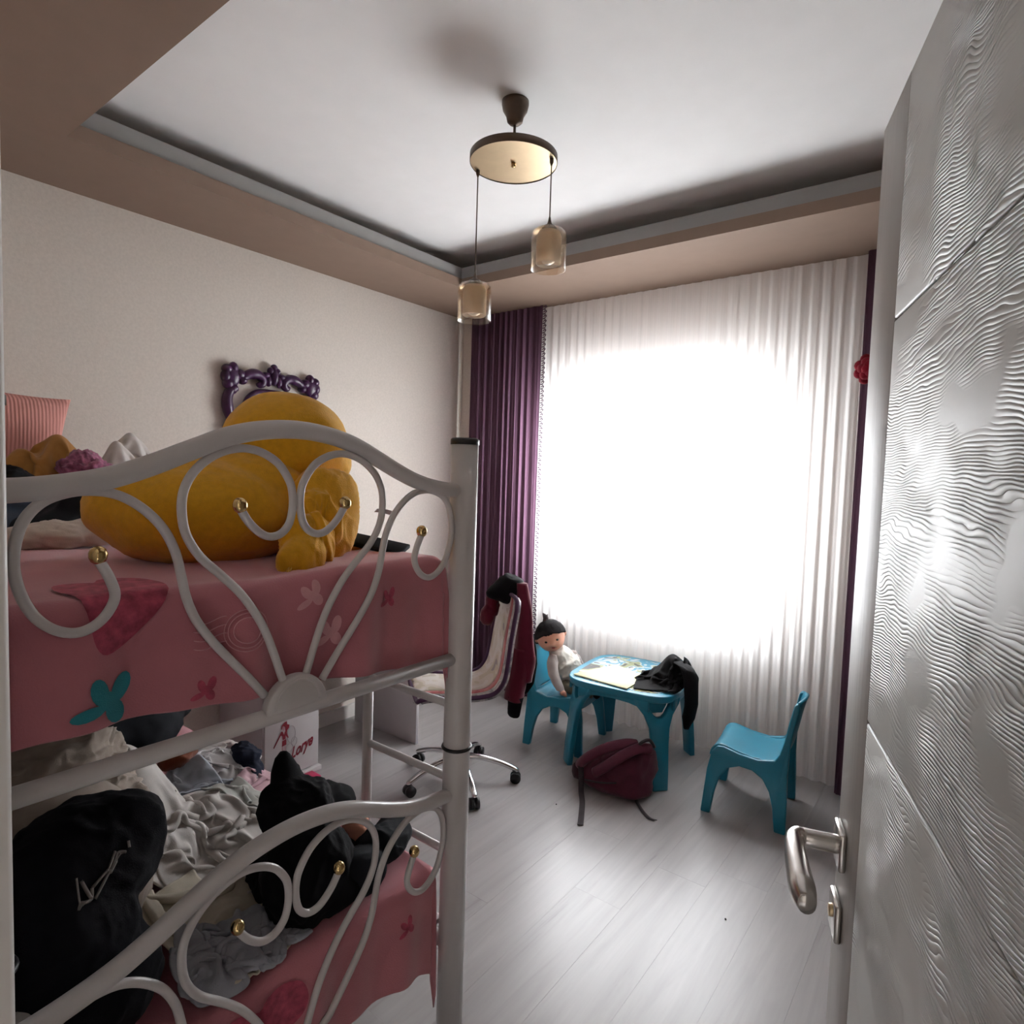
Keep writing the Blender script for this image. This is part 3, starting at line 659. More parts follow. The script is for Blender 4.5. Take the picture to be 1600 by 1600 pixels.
cloth_mat('pale_blue_cotton', (.40, .43, .48)); cloth_mat('rust_cotton', (.16, .045, .02)); cloth_mat('sage_cotton', (.36, .36, .33)); cloth_mat('rose_cotton', (.55, .36, .40)); cloth_mat('stripe_grey', (.50, .48, .48)); cloth_mat('maroon_nylon', (.11, .007, .022), sheen=.3); cloth_mat('maroon_bag', (.085, .018, .034)); cloth_mat('maroon_dark', (.035, .012, .018)); cloth_mat('strap_web', (.045, .038, .042))

cu = mk('cushion', *gridmesh(2, 2, lambda u, v: (0, u, v)), 'ribbed')
def cushion_fn():
    V = []; F = []; n = 26
    for sgn in (-1, 1):
        for i in range(n):
            for j in range(n):
                u = i/(n-1)*2-1; v = j/(n-1)*2-1
                t = max(0, (1-u*u)*(1-v*v))**.42
                pin = 1-.07*(1-u*u if abs(v) > .0 else 0)*(v*v)-.0; pin2 = 1-.07*(1-v*v)*(u*u)
                V.append((sgn*.075*t, u*.20*pin2, v*.20*pin))
    for k in (0, 1):
        for i in range(n-1):
            for j in range(n-1): a = k*n*n+i*n+j; F.append((a, a+1, a+n+1, a+n))
    return np.array(V), F
bpy.data.objects.remove(cu)
Vc, Fc = cushion_fn()
ca, sa_ = math.cos(-.16), math.sin(-.16); cb, sb = math.cos(-.08), math.sin(-.08)
Vc = np.array([(x*ca-z*sa_, (y*cb-(x*sa_+z*ca)*sb), y*sb+(x*sa_+z*ca)*cb) for x, y, z in Vc])+np.array([-2.90, .685, 1.585])
cu = mk('cushion', Vc, Fc, 'ribbed'); tag(cu, 'pink ribbed square cushion leaning on the wall at the head of the upper bunk', 'cushion')
draped(FU, 'shirt', 'mustard brown shirt crumpled in front of the pink cushion', 'shirt', 'mustard_cloth', (-2.59, .74), (.60, .52), .4, (.52, .52), 3, 52)
garment('fleece_scarf', 'fluffy plum and pink scarf beside the mustard shirt', 'scarf', 'plum_fleece', (-2.50, .83, 1.46), [((-2.50, .83, 1.49), (.07, .075, .06)), ((-2.50, .84, 1.40), (.1, .1, .09))], .03, 16, 4, zmin=MT+.004)
draped(FU, 't_shirt', 'white t-shirt heaped near the wall behind the top rail', 't-shirt', 'white_cotton', (-2.63, 1.0), (.46, .38), .2, (.5, .5), 5, 46)
garment('sweater', 'black sweater lying below the pink cushion', 'sweater', 'black_knit', (-2.45, .56, 1.42), [((-2.45, .58, 1.42), (.12, .12, .085)), ((-2.4, .5, 1.38), (.12, .12, .07))], .015, 7, 6, zmin=MT+.004)
garment('jeans', 'blue denim jeans folded left of the plush duck', 'jeans', 'denim', (-2.10, .50, 1.38), [((-2.12, .50, 1.385), (.12, .16, .075)), ((-2.05, .46, 1.35), (.14, .12, .05))], .016, 7, 7, zmin=MT+.004)
garment('leggings', 'charcoal leggings between the jeans and the plush duck', 'leggings', 'charcoal_cotton', (-1.97, .63, 1.38), [((-1.97, .63, 1.39), (.11, .09, .065)), ((-1.93, .56, 1.35), (.1, .1, .05))], .012, 7, 8, zmin=MT+.004)
garment('towel', 'rolled beige towel at the tail of the plush duck', 'towel', 'oat_cotton', (-1.72, .50, 1.345), [((-1.72, .50, 1.348), (.075, .075, .042)), ((-1.72, .57, 1.35), (.07, .06, .04)), ((-1.72, .45, 1.345), (.06, .05, .035))], .014, 13, 9, zmin=MT+.004, stretch=(1, .5, 1.4))
tb = mk('tablet', *box(-1.30, -1.12, .985, 1.062, MT+.018, MT+.030), 'charcoal_cotton'); bevel(tb, .004); tb.rotation_euler = (.18, .16, .5); tb.location = (-1.24, 1.045, MT+.012); tag(tb, 'thin dark tablet lying on the sheet at the right of the plush duck', 'tablet')

# lower bunk heap
garment('duvet', 'rolled beige duvet bundle high at the left of the lower bunk', 'duvet', 'taupe_cotton', (-1.55, .43, .80), [((-1.52, .43, .90), (.10, .115, .065)), ((-1.58, .42, .75), (.2, .2, .2))], .034, 9, 11, s=6, stretch=(1, .4, 1.2), zmin=ML+.006)

garment('trousers', 'tan trousers lying below the rolled duvet', 'trousers', 'taupe_cotton', (-1.40, .40, .72), [((-1.40, .40, .81), (.10, .14, .085)), ((-1.38, .40, .70), (.14, .17, .12))], .018, 6, 13, s=5, stretch=(1, .5, 1), zmin=ML+.006)
jk = garment('jacket', 'large black jacket with white brush print on the lower bunk', 'jacket', 'black_jacket', (-1.20, .38, .74), [((-1.21, .385, .83), (.11, .12, .105)), ((-1.20, .44, .86), (.07, .075, .075)), ((-1.16, .34, .74), (.105, .115, .125)), ((-1.13, .38, .66), (.085, .10, .095)), ((-1.22, .36, .62), (.17, .13, .07))], .014, 6, 14, s=6, zmin=ML+.006)
def on_mesh(o, pts, r, m, name, flatv=.35):
    """paint strokes resting on a lump: points pulled to its nearest surface"""
    bm_ = o.data; from mathutils.bvhtree import BVHTree
    bt = BVHTree.FromPolygons([v.co[:] for v in bm_.vertices], [p.vertices[:] for p in bm_.polygons]); P = []
    for p in pts:
        q = Vector(p)-o.location; h = bt.find_nearest(q); P.append(np.array(h[0]-h[1]*.0006))
    return mk(name, *tube(cr(P, 4), r, 6), m, parent=o)
cloth_mat('worn_print', (.20, .18, .17)); rg = random.Random(12)
for k in range(24):
    q = rg.random(); b0 = np.array([-1.05, .345+.105*q+rg.uniform(-.008, .008), .855+.075*q+rg.uniform(-.009, .009)]); L = rg.uniform(.012, .028); an = rg.uniform(.3, .9) if q > .25 else rg.uniform(.9, 2.0)
    on_mesh(jk, [b0, b0+np.array([0, L*.5*math.cos(an), L*.5*math.sin(an)]), b0+np.array([0, L*math.cos(an), L*math.sin(an)])], rg.uniform(.0016, .0030), 'worn_print', 'brush_print')
draped(FL, 'satin_blouse', 'cream satin blouse shining in the clothes heap', 'blouse', 'satin_cream', (-1.54, .60), (.56, .46), .7, (.50, .50), 12, 50)
draped(FL, 'muslin_blanket', 'crumpled white muslin blanket in the middle of the clothes heap', 'blanket', 'white_cotton', (-1.47, .76), (.66, .54), .2, (.54, .54), 15, 60)
draped(FL, 'shirt', 'pale grey striped shirt at the back of the clothes heap', 'shirt', 'stripe_grey', (-1.82, .94), (.42, .34), .9, (.48, .48), 16, 44)
draped(FL, 'shirt', 'pale blue shirt between the satin blouse and the striped shirt', 'shirt', 'pale_blue_cotton', (-1.75, .82), (.38, .32), .2, (.5, .5), 17, 42)
garment('sock', 'rust brown sock on top of the pale blue shirt', 'sock', 'rust_cotton', (-1.85, .84, .665), [((-1.85, .83, .665), (.04, .045, .03)), ((-1.86, .875, .67), (.03, .03, .024))], .012, 14, 18, s=4)
draped(FL, 'lace_top', 'white lace top at the far end of the lower bunk', 'top', 'white_cotton', (-2.08, .99), (.32, .26), .5, (.55, .55), 19, 36)
garment('coat', 'dark bundle filling the black background at the head of the lower bunk', 'coat', 'charcoal_cotton', (-2.22, .88, .64), [((-2.24, .95, .70), (.13, .12, .07)), ((-2.15, .78, .68), (.15, .2, .10)), ((-2.2, .6, .72), (.2, .2, .14))], .02, 6, 20, zmin=ML+.006)  # dark lump put in for the black background behind the heap
garment('sports_shirt', 'navy top with a white edge beside the desk pedestal', 'top', 'navy_cotton', (-1.79, 1.02, .60), [((-1.79, 1.015, .625), (.055, .04, .035)), ((-1.79, 1.01, .59), (.09, .05, .04))], .014, 14, 21, zmin=ML+.006)
draped(FL, 'vest', 'small rose pink vest at the right edge of the heap', 'vest', 'rose_cotton', (-1.66, 1.0), (.22, .18), .3, (.62, .62), 22, 28)
draped(FL, 'hoodie', 'grey sage hoodie between the muslin blanket and the black fleece', 'hoodie', 'sage_cotton', (-1.55, .93), (.34, .28), .6, (.6, .6), 23, 36)
garment('fleece_jacket', 'black fleece jacket with a standing collar in the centre of the lower bunk', 'jacket', 'black_fleece', (-1.21, .83, .66), [((-1.24, .84, .72), (.09, .085, .075)), ((-1.30, .845, .79), (.032, .036, .06)), ((-1.28, .80, .755), (.03, .03, .03)), ((-1.26, .93, .69), (.06, .08, .05)), ((-1.15, .80, .65), (.085, .105, .09)), ((-1.11, .77, .63), (.06, .085, .075)), ((-1.2, .84, .6), (.15, .13, .06))], .015, 8, 24, s=6, zmin=ML+.006)
garment('jogging_trousers', 'black jogging trousers reaching the edge of the pink sheet', 'trousers', 'charcoal_cotton', (-1.13, .985, .60), [((-1.10, .90, .605), (.06, .07, .05)), ((-1.13, 1.0, .615), (.055, .075, .04)), ((-1.15, 1.06, .61), (.05, .05, .035))], .010, 9, 25, zmin=ML+.006)
garment('underwear', 'peach cotton scrap tucked between the black clothes', 'underwear', 'peach_cotton', (-1.19, .965, .635), [((-1.19, .965, .64), (.035, .03, .04))], .010, 18, 26, s=4)
draped(FL, 'blouse', 'cream striped blouse spread near the foot of the lower bunk', 'blouse', 'cream_cotton', (-1.21, .61), (.40, .34), .5, (.72, .72), 27, 40, xmax=-1.04)
draped(FL, 'muslin_cloth', 'grey blue muslin cloth hanging to the foot of the lower bunk', 'cloth', 'grey_blue_muslin', (-1.115, .635), (.42, .34), 1.3, (.5, .46), 28, 48, xmax=-1.03)
garment('pillowcase', 'white pillowcase corner at the left foot post', 'pillowcase', 'white_cotton', (-1.10, .265, .62), [((-1.10, .27, .63), (.05, .04, .09))], .010, 9, 29, s=4, zmin=ML+.006)

# ------------------------------------------------------------------ carved purple mirror frame on the left wall
fy, fz_ = 1.866, 1.715
pf = thing('ornate_mirror', (XL, fy, fz_-.31), 'purple baroque carved mirror frame on the cream wall behind the duck', 'mirror')
def fpt(u, v, d): return (XL+d, fy+u, fz_+v)
def fpart(n, vf, m='purplelacquer'): return mk(n, *vf, m, parent=pf, world=True)
fpart('mirror_glass', prism([(.15*math.cos(t)*(1 if abs(math.cos(t)) > 0 else 1), .185*math.sin(t)) for t in np.linspace(0, 2*PI, 40, endpoint=False)], lambda u, v, t: fpt(u, v, t), .006, .010), 'mirror')
a_ = np.linspace(0, 2*PI, 64, endpoint=False)
sup = lambda t, a, b, p: (a*np.sign(np.cos(t))*abs(np.cos(t))**p, b*np.sign(np.sin(t))*abs(np.sin(t))**p)
fpart('inner_ring', tube([fpt(*sup(t, .165, .20, .6), .022) for t in a_], .019, 10, closed=True))
fpart('inner_bead', tube([fpt(*sup(t, .142, .178, .6), .022) for t in a_], .008, 8, closed=True))
for su in (-1, 1):
    for sv in (-1, 1):
        # acanthus corner
        c0 = (su*.225, sv*.262)
        lv = [((0, 0), .034, .045), ((.028, .030), .022, .020), ((-.004, .040), .020, .024), ((.035, -.006), .020, .026), ((.022, -.040), .024, .024), ((-.035, .012), .026, .022), ((.0, -.066), .02, .022), ((-.052, -.016), .02, .018)]
        fpart('corner_leaf', join(*[ellipsoid(fpt(c0[0]+su*p[0], c0[1]+sv*p[1], .024), (.026, a*1.22, b*1.22), 3) for p, a, b in lv]))
        # C scroll along the top / bottom
        P = cr([fpt(su*u, sv*v, .026) for u, v in ((.175, .235), (.165, .262), (.135, .282), (.095, .287), (.065, .270), (.062, .245), (.078, .235), (.088, .246))], 5)
        fpart('scroll', tube(P, np.interp(np.linspace(0, 1, len(P)), [0, .35, 1], [.016, .028, .014]), 9))
        # C scroll along the sides
        P = cr([fpt(su*u, sv*v, .026) for u, v in ((.205, .205), (.235, .190), (.252, .150), (.250, .100), (.235, .055), (.212, .040), (.200, .055), (.208, .068))], 5)
        fpart('scroll', tube(P, np.interp(np.linspace(0, 1, len(P)), [0, .4, 1], [.02, .028, .013]), 9))
        fpart('bud', join(ellipsoid(fpt(su*.045, sv*.29, .026), (.02, .024, .017), 3), ellipsoid(fpt(su*.03, sv*.262, .026), (.02, .018, .03), 3)))
for sv in (-1, 1):
    fpart('crest', join(ellipsoid(fpt(0, sv*.285, .03), (.026, .022, .045), 3), ellipsoid(fpt(.02, sv*.315, .028), (.02, .016, .02), 3), ellipsoid(fpt(-.02, sv*.315, .028), (.02, .016, .02), 3), ellipsoid(fpt(0, sv*.335, .028), (.02, .018, .018), 3)))
for su in (-1, 1): fpart('side_boss', join(ellipsoid(fpt(su*.235, 0, .028), (.024, .026, .04), 3), ellipsoid(fpt(su*.255, 0, .026), (.02, .02, .024), 3)))

# ------------------------------------------------------------------ pendant lamp
LX, LY = -1.38, 1.762
lamp = thing('pendant_lamp', (LX, LY, 2.06), 'brass ceiling lamp with round plate and two amber glass shades', 'ceiling lamp')
def lpart(n, vf, m, parent=lamp, **k): return mk(n, *vf, m, parent=parent, world=True, **k)
lpart('canopy', lathe([(.047, 0), (.047, -.012), (.043, -.030), (.031, -.050), (.027, -.068), (.018, -.076), (.006, -.080)], (LX, LY, ZC), 28), 'bronze')
lpart('rod', tube([(LX, LY, ZC-.07), (LX, LY, 2.635)], .005, 10), 'bronze')
pz = 2.615
pt = lpart('plate', join(lathe([(.0001, .022), (.151, .022)], (LX, LY, pz), 64, caps=False), lathe([(.151, .022), (.151, -.002)], (LX, LY, pz), 64, caps=False), lathe([(.151, -.002), (.0001, -.002)], (LX, LY, pz), 64, caps=False)), 'brass')
lpart('center_nut', lathe([(.008, 0), (.008, -.012), (.0001, -.014)], (LX, LY, pz-.002), 12), 'gold', parent=pt)
lpart('plate_rim', lathe([(.1515, .022), (.153, .020), (.153, -.003), (.1515, -.005)], (LX, LY, pz), 64, caps=False), 'bronze', parent=pt)
for (ox, oy, zt, zb) in ((-.137, -.030, 2.236, 2.082), (.128, .048, 2.398, 2.240)):
    cx, cy = LX+ox, LY+oy
    lpart('cable', join(tube([(cx, cy, pz+.004), (cx, cy, zt)], .0022, 8), lathe([(.0075, 0), (.0065, -.018), (.002, -.03)], (cx, cy, pz+.003), 12)), 'bronze')
    sh = lpart('shade', lathe([(.015, zt-.022), (.050, zt-.024), (.058, zt-.032), (.061, zt-.045), (.061, zb), (.0585, zb), (.0585, zt-.045), (.055, zt-.034), (.048, zt-.027), (.015, zt-.025)], (cx, cy, 0), 40, caps=False), 'amber', label='clear amber glass cylinder shade')
    lpart('shade_cap', lathe([(.003, zt+.02), (.006, zt+.004), (.009, zt-.004), (.020, zt-.010), (.026, zt-.018), (.026, zt-.024), (.0001, zt-.024)], (cx, cy, 0), 24), 'bronze', parent=sh)
    lpart('diffuser', lathe([(.018, zt-.026), (.036, zt-.030), (.043, zt-.045), (.043, zb+.022), (.040, zb+.018), (.040, zt-.047), (.034, zt-.034), (.018, zt-.030)], (cx, cy, 0), 32, caps=False), 'frosted', parent=sh)
    lpart('bulb', lathe([(.010, zt-.03), (.012, zt-.06), (.026, zb+.05), (.027, zb+.04), (.022, zb+.026), (.010, zb+.019), (.0001, zb+.018)], (cx, cy, 0), 20), 'bulb', parent=sh)

# ------------------------------------------------------------------ curtains
def curtain(name, x0, x1, y, z0, z1, folds, amp, seed, m, label, nx=300, nz=26):
    rg = random.Random(seed); ph = [rg.random()*6.28 for _ in range(4)]
    def f(u, v):
        xx = x0+(x1-x0)*u; z = z0+(z1-z0)*v
        w = u*folds*2*PI+1.1*math.sin(u*9+ph[0])
        k = .55+.45*(1-v)
        yy = amp*k*(math.sin(w+ph[1])+.35*math.sin(2.3*w+ph[2]+v*1.2)+.25*math.sin(.47*w+ph[3]-v*2))
        return (xx+amp*.3*math.cos(w)*k, y+yy, z+(.006*math.sin(w*.9) if v == 0 else 0))
    o = mk(name, *gridmesh(nx, nz, f), m); tag(o, label, 'curtain'); return o
curtain('sheer_curtain', -2.40, -.45, 3.40, .028, ZS, 30, .0058, 5, 'sheer', 'white sheer curtain drawn across the whole bright window', 520)
pcl = curtain('curtain', -2.955, -2.345, 3.352, .03, ZS, 11, .011, 8, 'purplecurtain', 'dark purple curtain in the corner, with lace along its edge')
pcr = curtain('curtain', -.505, .22, 3.352, .012, ZS, 12, .011, 9, 'purplecurtain', 'dark purple curtain hanging behind the open door')
lc = []
for k in range(86):
    z = .05+k*.030
    lc.append(tube([(-2.345, 3.352, z), (-2.325, 3.350, z+.004), (-2.315, 3.35, z+.015), (-2.325, 3.35, z+.026), (-2.345, 3.352, z+.030)], .0022, 5))
    lc.append(tube([(-2.340, 3.352, z+.012), (-2.330, 3.352, z+.02), (-2.322, 3.352, z+.014)], .003, 5))
lo = mk('lace_trim', *join(*lc), 'lace', parent=pcl, world=True, label='scalloped purple lace edging'); lo['kind'] = 'stuff'
ra = []
for ring, (rr, n, dy) in enumerate(((.052, 9, 0), (.034, 7, -.012), (.016, 5, -.02))):
    for k in range(n):
        t = 2*PI*k/n+ring*.4; ra.append(ellipsoid((-.452+rr*math.cos(t), 3.305+dy, 2.07+rr*math.sin(t)), (.026, .014, .026), 2))
tag(mk('curtain_rosette', *join(*ra), 'red'), 'round red fabric rosette pinned to the purple curtain beside the door', 'rosette')

# ------------------------------------------------------------------ desk with printed pedestal
desk = thing('desk', (-2.76, 2.0, 0), 'white desk with a side panel against the left wall', 'desk')
def kpart(n, vf, m='whitemelamine', w=.002, **k): return bevel(mk(n, *vf, m, parent=desk, world=True, **k), w)
kpart('desktop', box(XL+.017, -2.45, 1.56, 2.44, .72, .742)); 
sp = kpart('side_panel', box(-2.985, -2.452, 2.405, 2.425, 0, .72))
mk('grip_hole', *prism([(-2.72+.055*math.cos(t), .515+.022*math.sin(t)) for t in np.linspace(0, 2*PI, 28, endpoint=False)], lambda u, v, t: (u, t, v), 2.4025, 2.406), 'blackplastic', parent=sp, world=True)
kpart('back_panel', box(XL+.017, XL+.035, 1.90, 2.405, .42, .72))
ped = thing('drawer_pedestal', (-2.83, 1.735, 0), 'white pedestal under the desk printed with a red girl and red lettering', 'cabinet')
def ppart(n, vf, m='whitemelamine', w=.002, **k): return bevel(mk(n, *vf, m, parent=ped, world=True, **k), w)
pb = ppart('body', box(XL+.017, -2.635, 1.585, 1.885, .02, .70)); pd = ppart('door', box(-2.634, -2.618, 1.587, 1.883, .03, .69)); ppart('plinth', box(XL+.017, -2.605, 1.58, 1.895, 0, .022))
XF = -2.6165
def fig(name, poly, m, d=.0006): mk(name, *prism(poly, lambda u, v, t: (XF+t, u, v), 0, d), m, parent=pd, world=True, smooth=False)
def sc_(P, cy=1.685, cz=.215): return [(cy+a*.01, cz+b*.01) for a, b in P]
fig('hair_print', sc_([(-1.6, 5.6), (-1.2, 7.4), (.4, 8.8), (1.6, 8.9), (1.7, 7.4), (3.0, 6.8), (2.8, 5.4), (1.8, 4.4), (1.6, 2.2), (.8, 4.0), (.6, 6.6), (-.6, 7.0), (-1.0, 5.7)]), 'redprint')
fig('face_print', sc_([(-.7, 5.6), (-.4, 6.6), (.5, 6.5), (.5, 5.0), (-.3, 4.8)]), 'paleprint')
fig('dress_print', sc_([(-1.4, 4.6), (-.6, 4.4), (.1, 2.6), (.6, 4.2), (1.6, 3.2), (2.6, .6), (2.1, .4), (1.0, 2.0), (.9, .4), (-.6, .2), (-.8, 2.2), (-1.6, 2.8), (-5.2, -2.6), (-5.5, -2.2)]), 'redprint')
fig('skirt_print', sc_([(-.8, -.2), (1.3, .2), (1.4, -2.6), (-1.0, -3.0)]), 'redprint')
fig('leg_print', sc_([(-1.0, -3.2), (-.2, -3.1), (-.3, -7), (-.9, -7)]), 'paleprint'); fig('leg_print', sc_([(.4, -3.0), (1.1, -2.9), (1.0, -6), (.5, -6)]), 'paleprint')
for cy, cz, ry, rz in ((1.726, .232, .022, .042), (1.742, .192, .016, .022), (1.716, .168, .018, .02)):
    mk('outline_print', *tube([(XF, cy+ry*math.cos(t), cz+rz*math.sin(t)) for t in np.linspace(0, 2*PI, 28, endpoint=False)], .0007, 5, closed=True), 'greyprint', parent=pd, world=True)
fc = bpy.data.curves.new('lettering', 'FONT'); fc.body = 'Lorye'; fc.size = .078; fc.shear = .35; fc.extrude = .0004; fc.offset = .0022
fo = bpy.data.objects.new('lettering_tmp', fc); COL.objects.link(fo)
bpy.context.view_layer.update()
tm = bpy.data.meshes.new_from_object(fo.evaluated_get(bpy.context.evaluated_depsgraph_get()))
Vt = np.array([v.co[:] for v in tm.vertices]); Ft = [tuple(p.vertices) for p in tm.polygons]
bpy.data.objects.remove(fo)
wv = 0.10; Vt[:, :2] -= Vt[:, :2].min(0)
kx = .125/Vt[:, 0].max()
mk('lettering', np.stack([XF+.0004+Vt[:, 2], 1.725+Vt[:, 0]*kx+0*Vt[:, 1], .085+Vt[:, 1]*1.0+Vt[:, 0]*.22], 1), Ft, 'redprint', parent=pd, world=True, smooth=False)
mg = mk('toy_block', *box(-2.58, -2.50, 1.76, 1.82, 0, .03), 'magenta'); bevel(mg, .006); tag(mg, 'small magenta toy block on the floor before the pedestal', 'toy')

# ------------------------------------------------------------------ swivel chair
och = thing('swivel_chair', (-2.0, 2.27, 0), 'small swivel desk chair with printed seat and purple piping on chrome star base', 'office chair')
for k, a in enumerate((36, -34, -105, 182, 110)):
    a = math.radians(a); c, s_ = math.cos(a), math.sin(a)
    arm = mk('base_arm', *tube(cr([(c*.02, s_*.02, .125), (c*.10, s_*.10, .122), (c*.20, s_*.20, .098), (c*.275, s_*.275, .068), (c*.285, s_*.285, .058)], 5), list(np.linspace(.020, .013, 21)), 12, flat=((0, 0, 1), .75)), 'chrome', parent=och)
    cs = mk('caster', *join(*[tube([(c*.28-s_*w0, s_*.28+c*w0, .026), (c*.28-s_*w1, s_*.28+c*w1, .026)], .026, 18) for w0, w1 in ((-.022, -.005), (.005, .022))], tube([(c*.28, s_*.28, .03), (c*.28, s_*.28, .062)], .007, 8)), 'blackplastic', parent=och)
mk('hub', *lathe([(.0001, .10), (.032, .10), (.036, .115), (.034, .135), (.022, .15), (.0001, .15)], n=24), 'chrome', parent=och)
mk('gas_column', *join(tube([(0, 0, .14), (0, 0, .30)], .021, 16), tube([(0, 0, .30), (0, 0, .43)], .013, 16), box(-.08, .08, -.06, .06, .425, .445)), 'blackplastic', parent=och)
# shell profile: a = distance towards the back, z
PR = cr([(-.205, .440), (-.19, .462), (-.12, .468), (0, .458), (.10, .458), (.165, .475), (.205, .525), (.222, .60), (.238, .72), (.262, .86), (.272, .915)], 5)
fb = np.array([.60, .80]); fs = np.array([.80, -.60]); oc = np.array([-.05, .0])
def shell_pt(a, z, w): q = oc+fb*a+fs*w; return (q[0], q[1], z)
def halfw(i): 
    t = i/(len(PR)-1)
    return np.interp(t, [0, .03, .1, .5, .62, .9, .97, 1], [.12, .165, .19, .19, .185, .165, .145, .10])
def shell(off, nw=15, w0=-1., w1=1.):
    V = []
    T = np.gradient(PR, axis=0); T /= np.linalg.norm(T, axis=1)[:, None]
    for i, (a, z) in enumerate(PR):
        h = halfw(i); nx_, nz_ = -T[i][1], T[i][0]
        for j in range(nw):
            w = w0+(w1-w0)*j/(nw-1); cv = -.012*(w*w-.5) if off >= 0 else 0
            V.append(shell_pt(a+nx_*off, z+nz_*off+(.012*w*w if True else 0), w*h))
    F = [(i*nw+j, i*nw+j+1, (i+1)*nw+j+1, (i+1)*nw+j) for i in range(len(PR)-1) for j in range(nw-1)]
    return np.array(V), F
cloth_mat('purple_piping', (.07, .03, .07)); cloth_mat('purple_backing', (.05, .02, .05))
M['chairgrey'] = picture_mat('printed_grey_band', [(0, (.16, .16, .17)), (.38, (.34, .33, .33)), (.5, (.52, .49, .46)), (.62, (.30, .30, .31))], 16, 2.0)
M['chaircoral'] = picture_mat('printed_coral_band', [(0, (.38, .05, .06)), (.45, (.50, .12, .12)), (.6, (.55, .20, .17))], 8, 4.0)
for nm, a0, a1, mm, k in (('seat_shell', -1., .30, 'chairpicture', 12), ('coral_band', .30, .56, 'chaircoral', 4), ('grey_band', .56, 1., 'chairgrey', 6)):
    solid(mk(nm, *shell(0, k, a0, a1), mm, parent=och), .02, 1)
o2 = mk('shell_backing', *shell(-.012), 'purple_backing', parent=och); solid(o2, .008, 0)
bd = [shell_pt(PR[i][0], PR[i][1]+.012, halfw(i)) for i in range(len(PR))]+[shell_pt(PR[i][0], PR[i][1]+.012, -halfw(i)) for i in range(len(PR)-1, -1, -1)]
mk('piping', *tube(bd, .011, 8, closed=True), 'purple_piping', parent=och)
garment('cap', 'black knitted cap dropped over the top of the swivel chair back', 'cap', 'black_knit', (-1.915, 2.53, .945), [((-1.915, 2.52, .955), (.085, .075, .06)), ((-1.95, 2.44, .93), (.05, .06, .035)), ((-1.90, 2.50, .92), (.055, .055, .06))], .012, 10, 31, s=4)
def sweep_cloth(name, label, cat, m, P, rx, seed, amp=.012, fr=12, ns=28):
    """hanging cloth: elliptical sections (rx, ry) along P with folds"""
    P = cr(P, 6); n = len(P); R = np.array([np.interp(np.linspace(0, 1, n), np.linspace(0, 1, len(rx)), [r[k] for r in rx]) for k in (0, 1)]).T
    V = []; 
    for i in range(n):
        for j in range(ns):
            a = 2*PI*j/ns; q = np.array([P[i][0]+R[i][0]*math.cos(a), P[i][1]+R[i][1]*math.sin(a), P[i][2]])
            k = rnoise((q[0], q[1], q[2]*.25), seed, fr, 2)
            q[0] += math.cos(a)*amp*(k-.4); q[1] += math.sin(a)*amp*(k-.4); V.append(q)
    F = [(i*ns+j, i*ns+(j+1) % ns, (i+1)*ns+(j+1) % ns, (i+1)*ns+j) for i in range(n-1) for j in range(ns)]+[tuple(range(ns)), tuple(range((n-1)*ns, n*ns))[::-1]]
    return V, F
jo = thing('rain_jacket', (-1.78, 2.58, .30), 'maroon and black jacket hanging down behind the swivel chair', 'jacket')
mk('jacket_body', *sweep_cloth(0, 0, 0, 0, [(-1.825, 2.51, 0.985), (-1.815, 2.51, 0.9), (-1.8, 2.505, 0.75), (-1.785, 2.495, 0.62), (-1.785, 2.485, 0.5)], [(.030, .025), (.042, .025), (.055, .028), (.060, .030), (.052, .028)], 33), 'maroon_nylon', parent=jo, world=True)
mk('jacket_lining', *sweep_cloth(0, 0, 0, 0, [(-1.8, 2.54, 0.72), (-1.79, 2.54, 0.6), (-1.795, 2.525, 0.48), (-1.81, 2.51, 0.42)], [(.04, .02), (.05, .022), (.045, .02), (.02, .015)], 35), 'black_jacket', parent=jo, world=True)
mk('jacket_sleeve', *sweep_cloth(0, 0, 0, 0, [(-1.81, 2.48, 0.66), (-1.805, 2.47, 0.55), (-1.805, 2.45, 0.46), (-1.8, 2.435, 0.41)], [(.04, .03), (.05, .032), (.052, .03), (.05, .03)], 37), 'maroon_nylon', parent=jo, world=True)
mk('jacket_cuff', *sweep_cloth(0, 0, 0, 0, [(-1.797, 2.438, 0.43), (-1.792, 2.433, 0.39), (-1.79, 2.428, 0.345), (-1.79, 2.428, 0.33)], [(.045, .026), (.036, .024), (.03, .022), (.02, .015)], 39), 'black_jacket', parent=jo, world=True)
garment('scarf', 'red scarf hanging beside the black cap on the swivel chair', 'scarf', 'maroon_nylon', (-1.985, 2.47, .84), [((-1.985, 2.47, .85), (.035, .03, .085)), ((-1.995, 2.45, .80), (.045, .035, .055))], .01, 12, 41, s=4)

# ------------------------------------------------------------------ children's table and chairs
tbl = thing('kids_table', (-1.462, 3.065, 0), 'turquoise plastic children table with printed top', 'table', rz=math.radians(5.3))
TH = .47
def superell(a, n=48, p=.45): return [sup(t, a, a, p) for t in np.linspace(0, 2*PI, n, endpoint=False)]
def slab(a0, a1, z0, z1, p=.45):
    P0, P1 = superell(a0, p=p), superell(a1, p=p); n = len(P0)
    V = [(x, y, z0) for x, y in P0]+[(x, y, z1) for x, y in P1]
    return np.array(V), [tuple(range(n))[::-1], tuple(range(n, 2*n))]+[(i, (i+1) % n, n+(i+1) % n, n+i) for i in range(n)]
bevel(mk('tabletop', *slab(.292, .300, TH-.04, TH), 'blueplastic', parent=tbl), .008, 3)
mk('picture', *slab(.262, .262, TH, TH+.0015, .5), 'tablepicture', parent=tbl, smooth=False, label='printed picture on the tabletop')
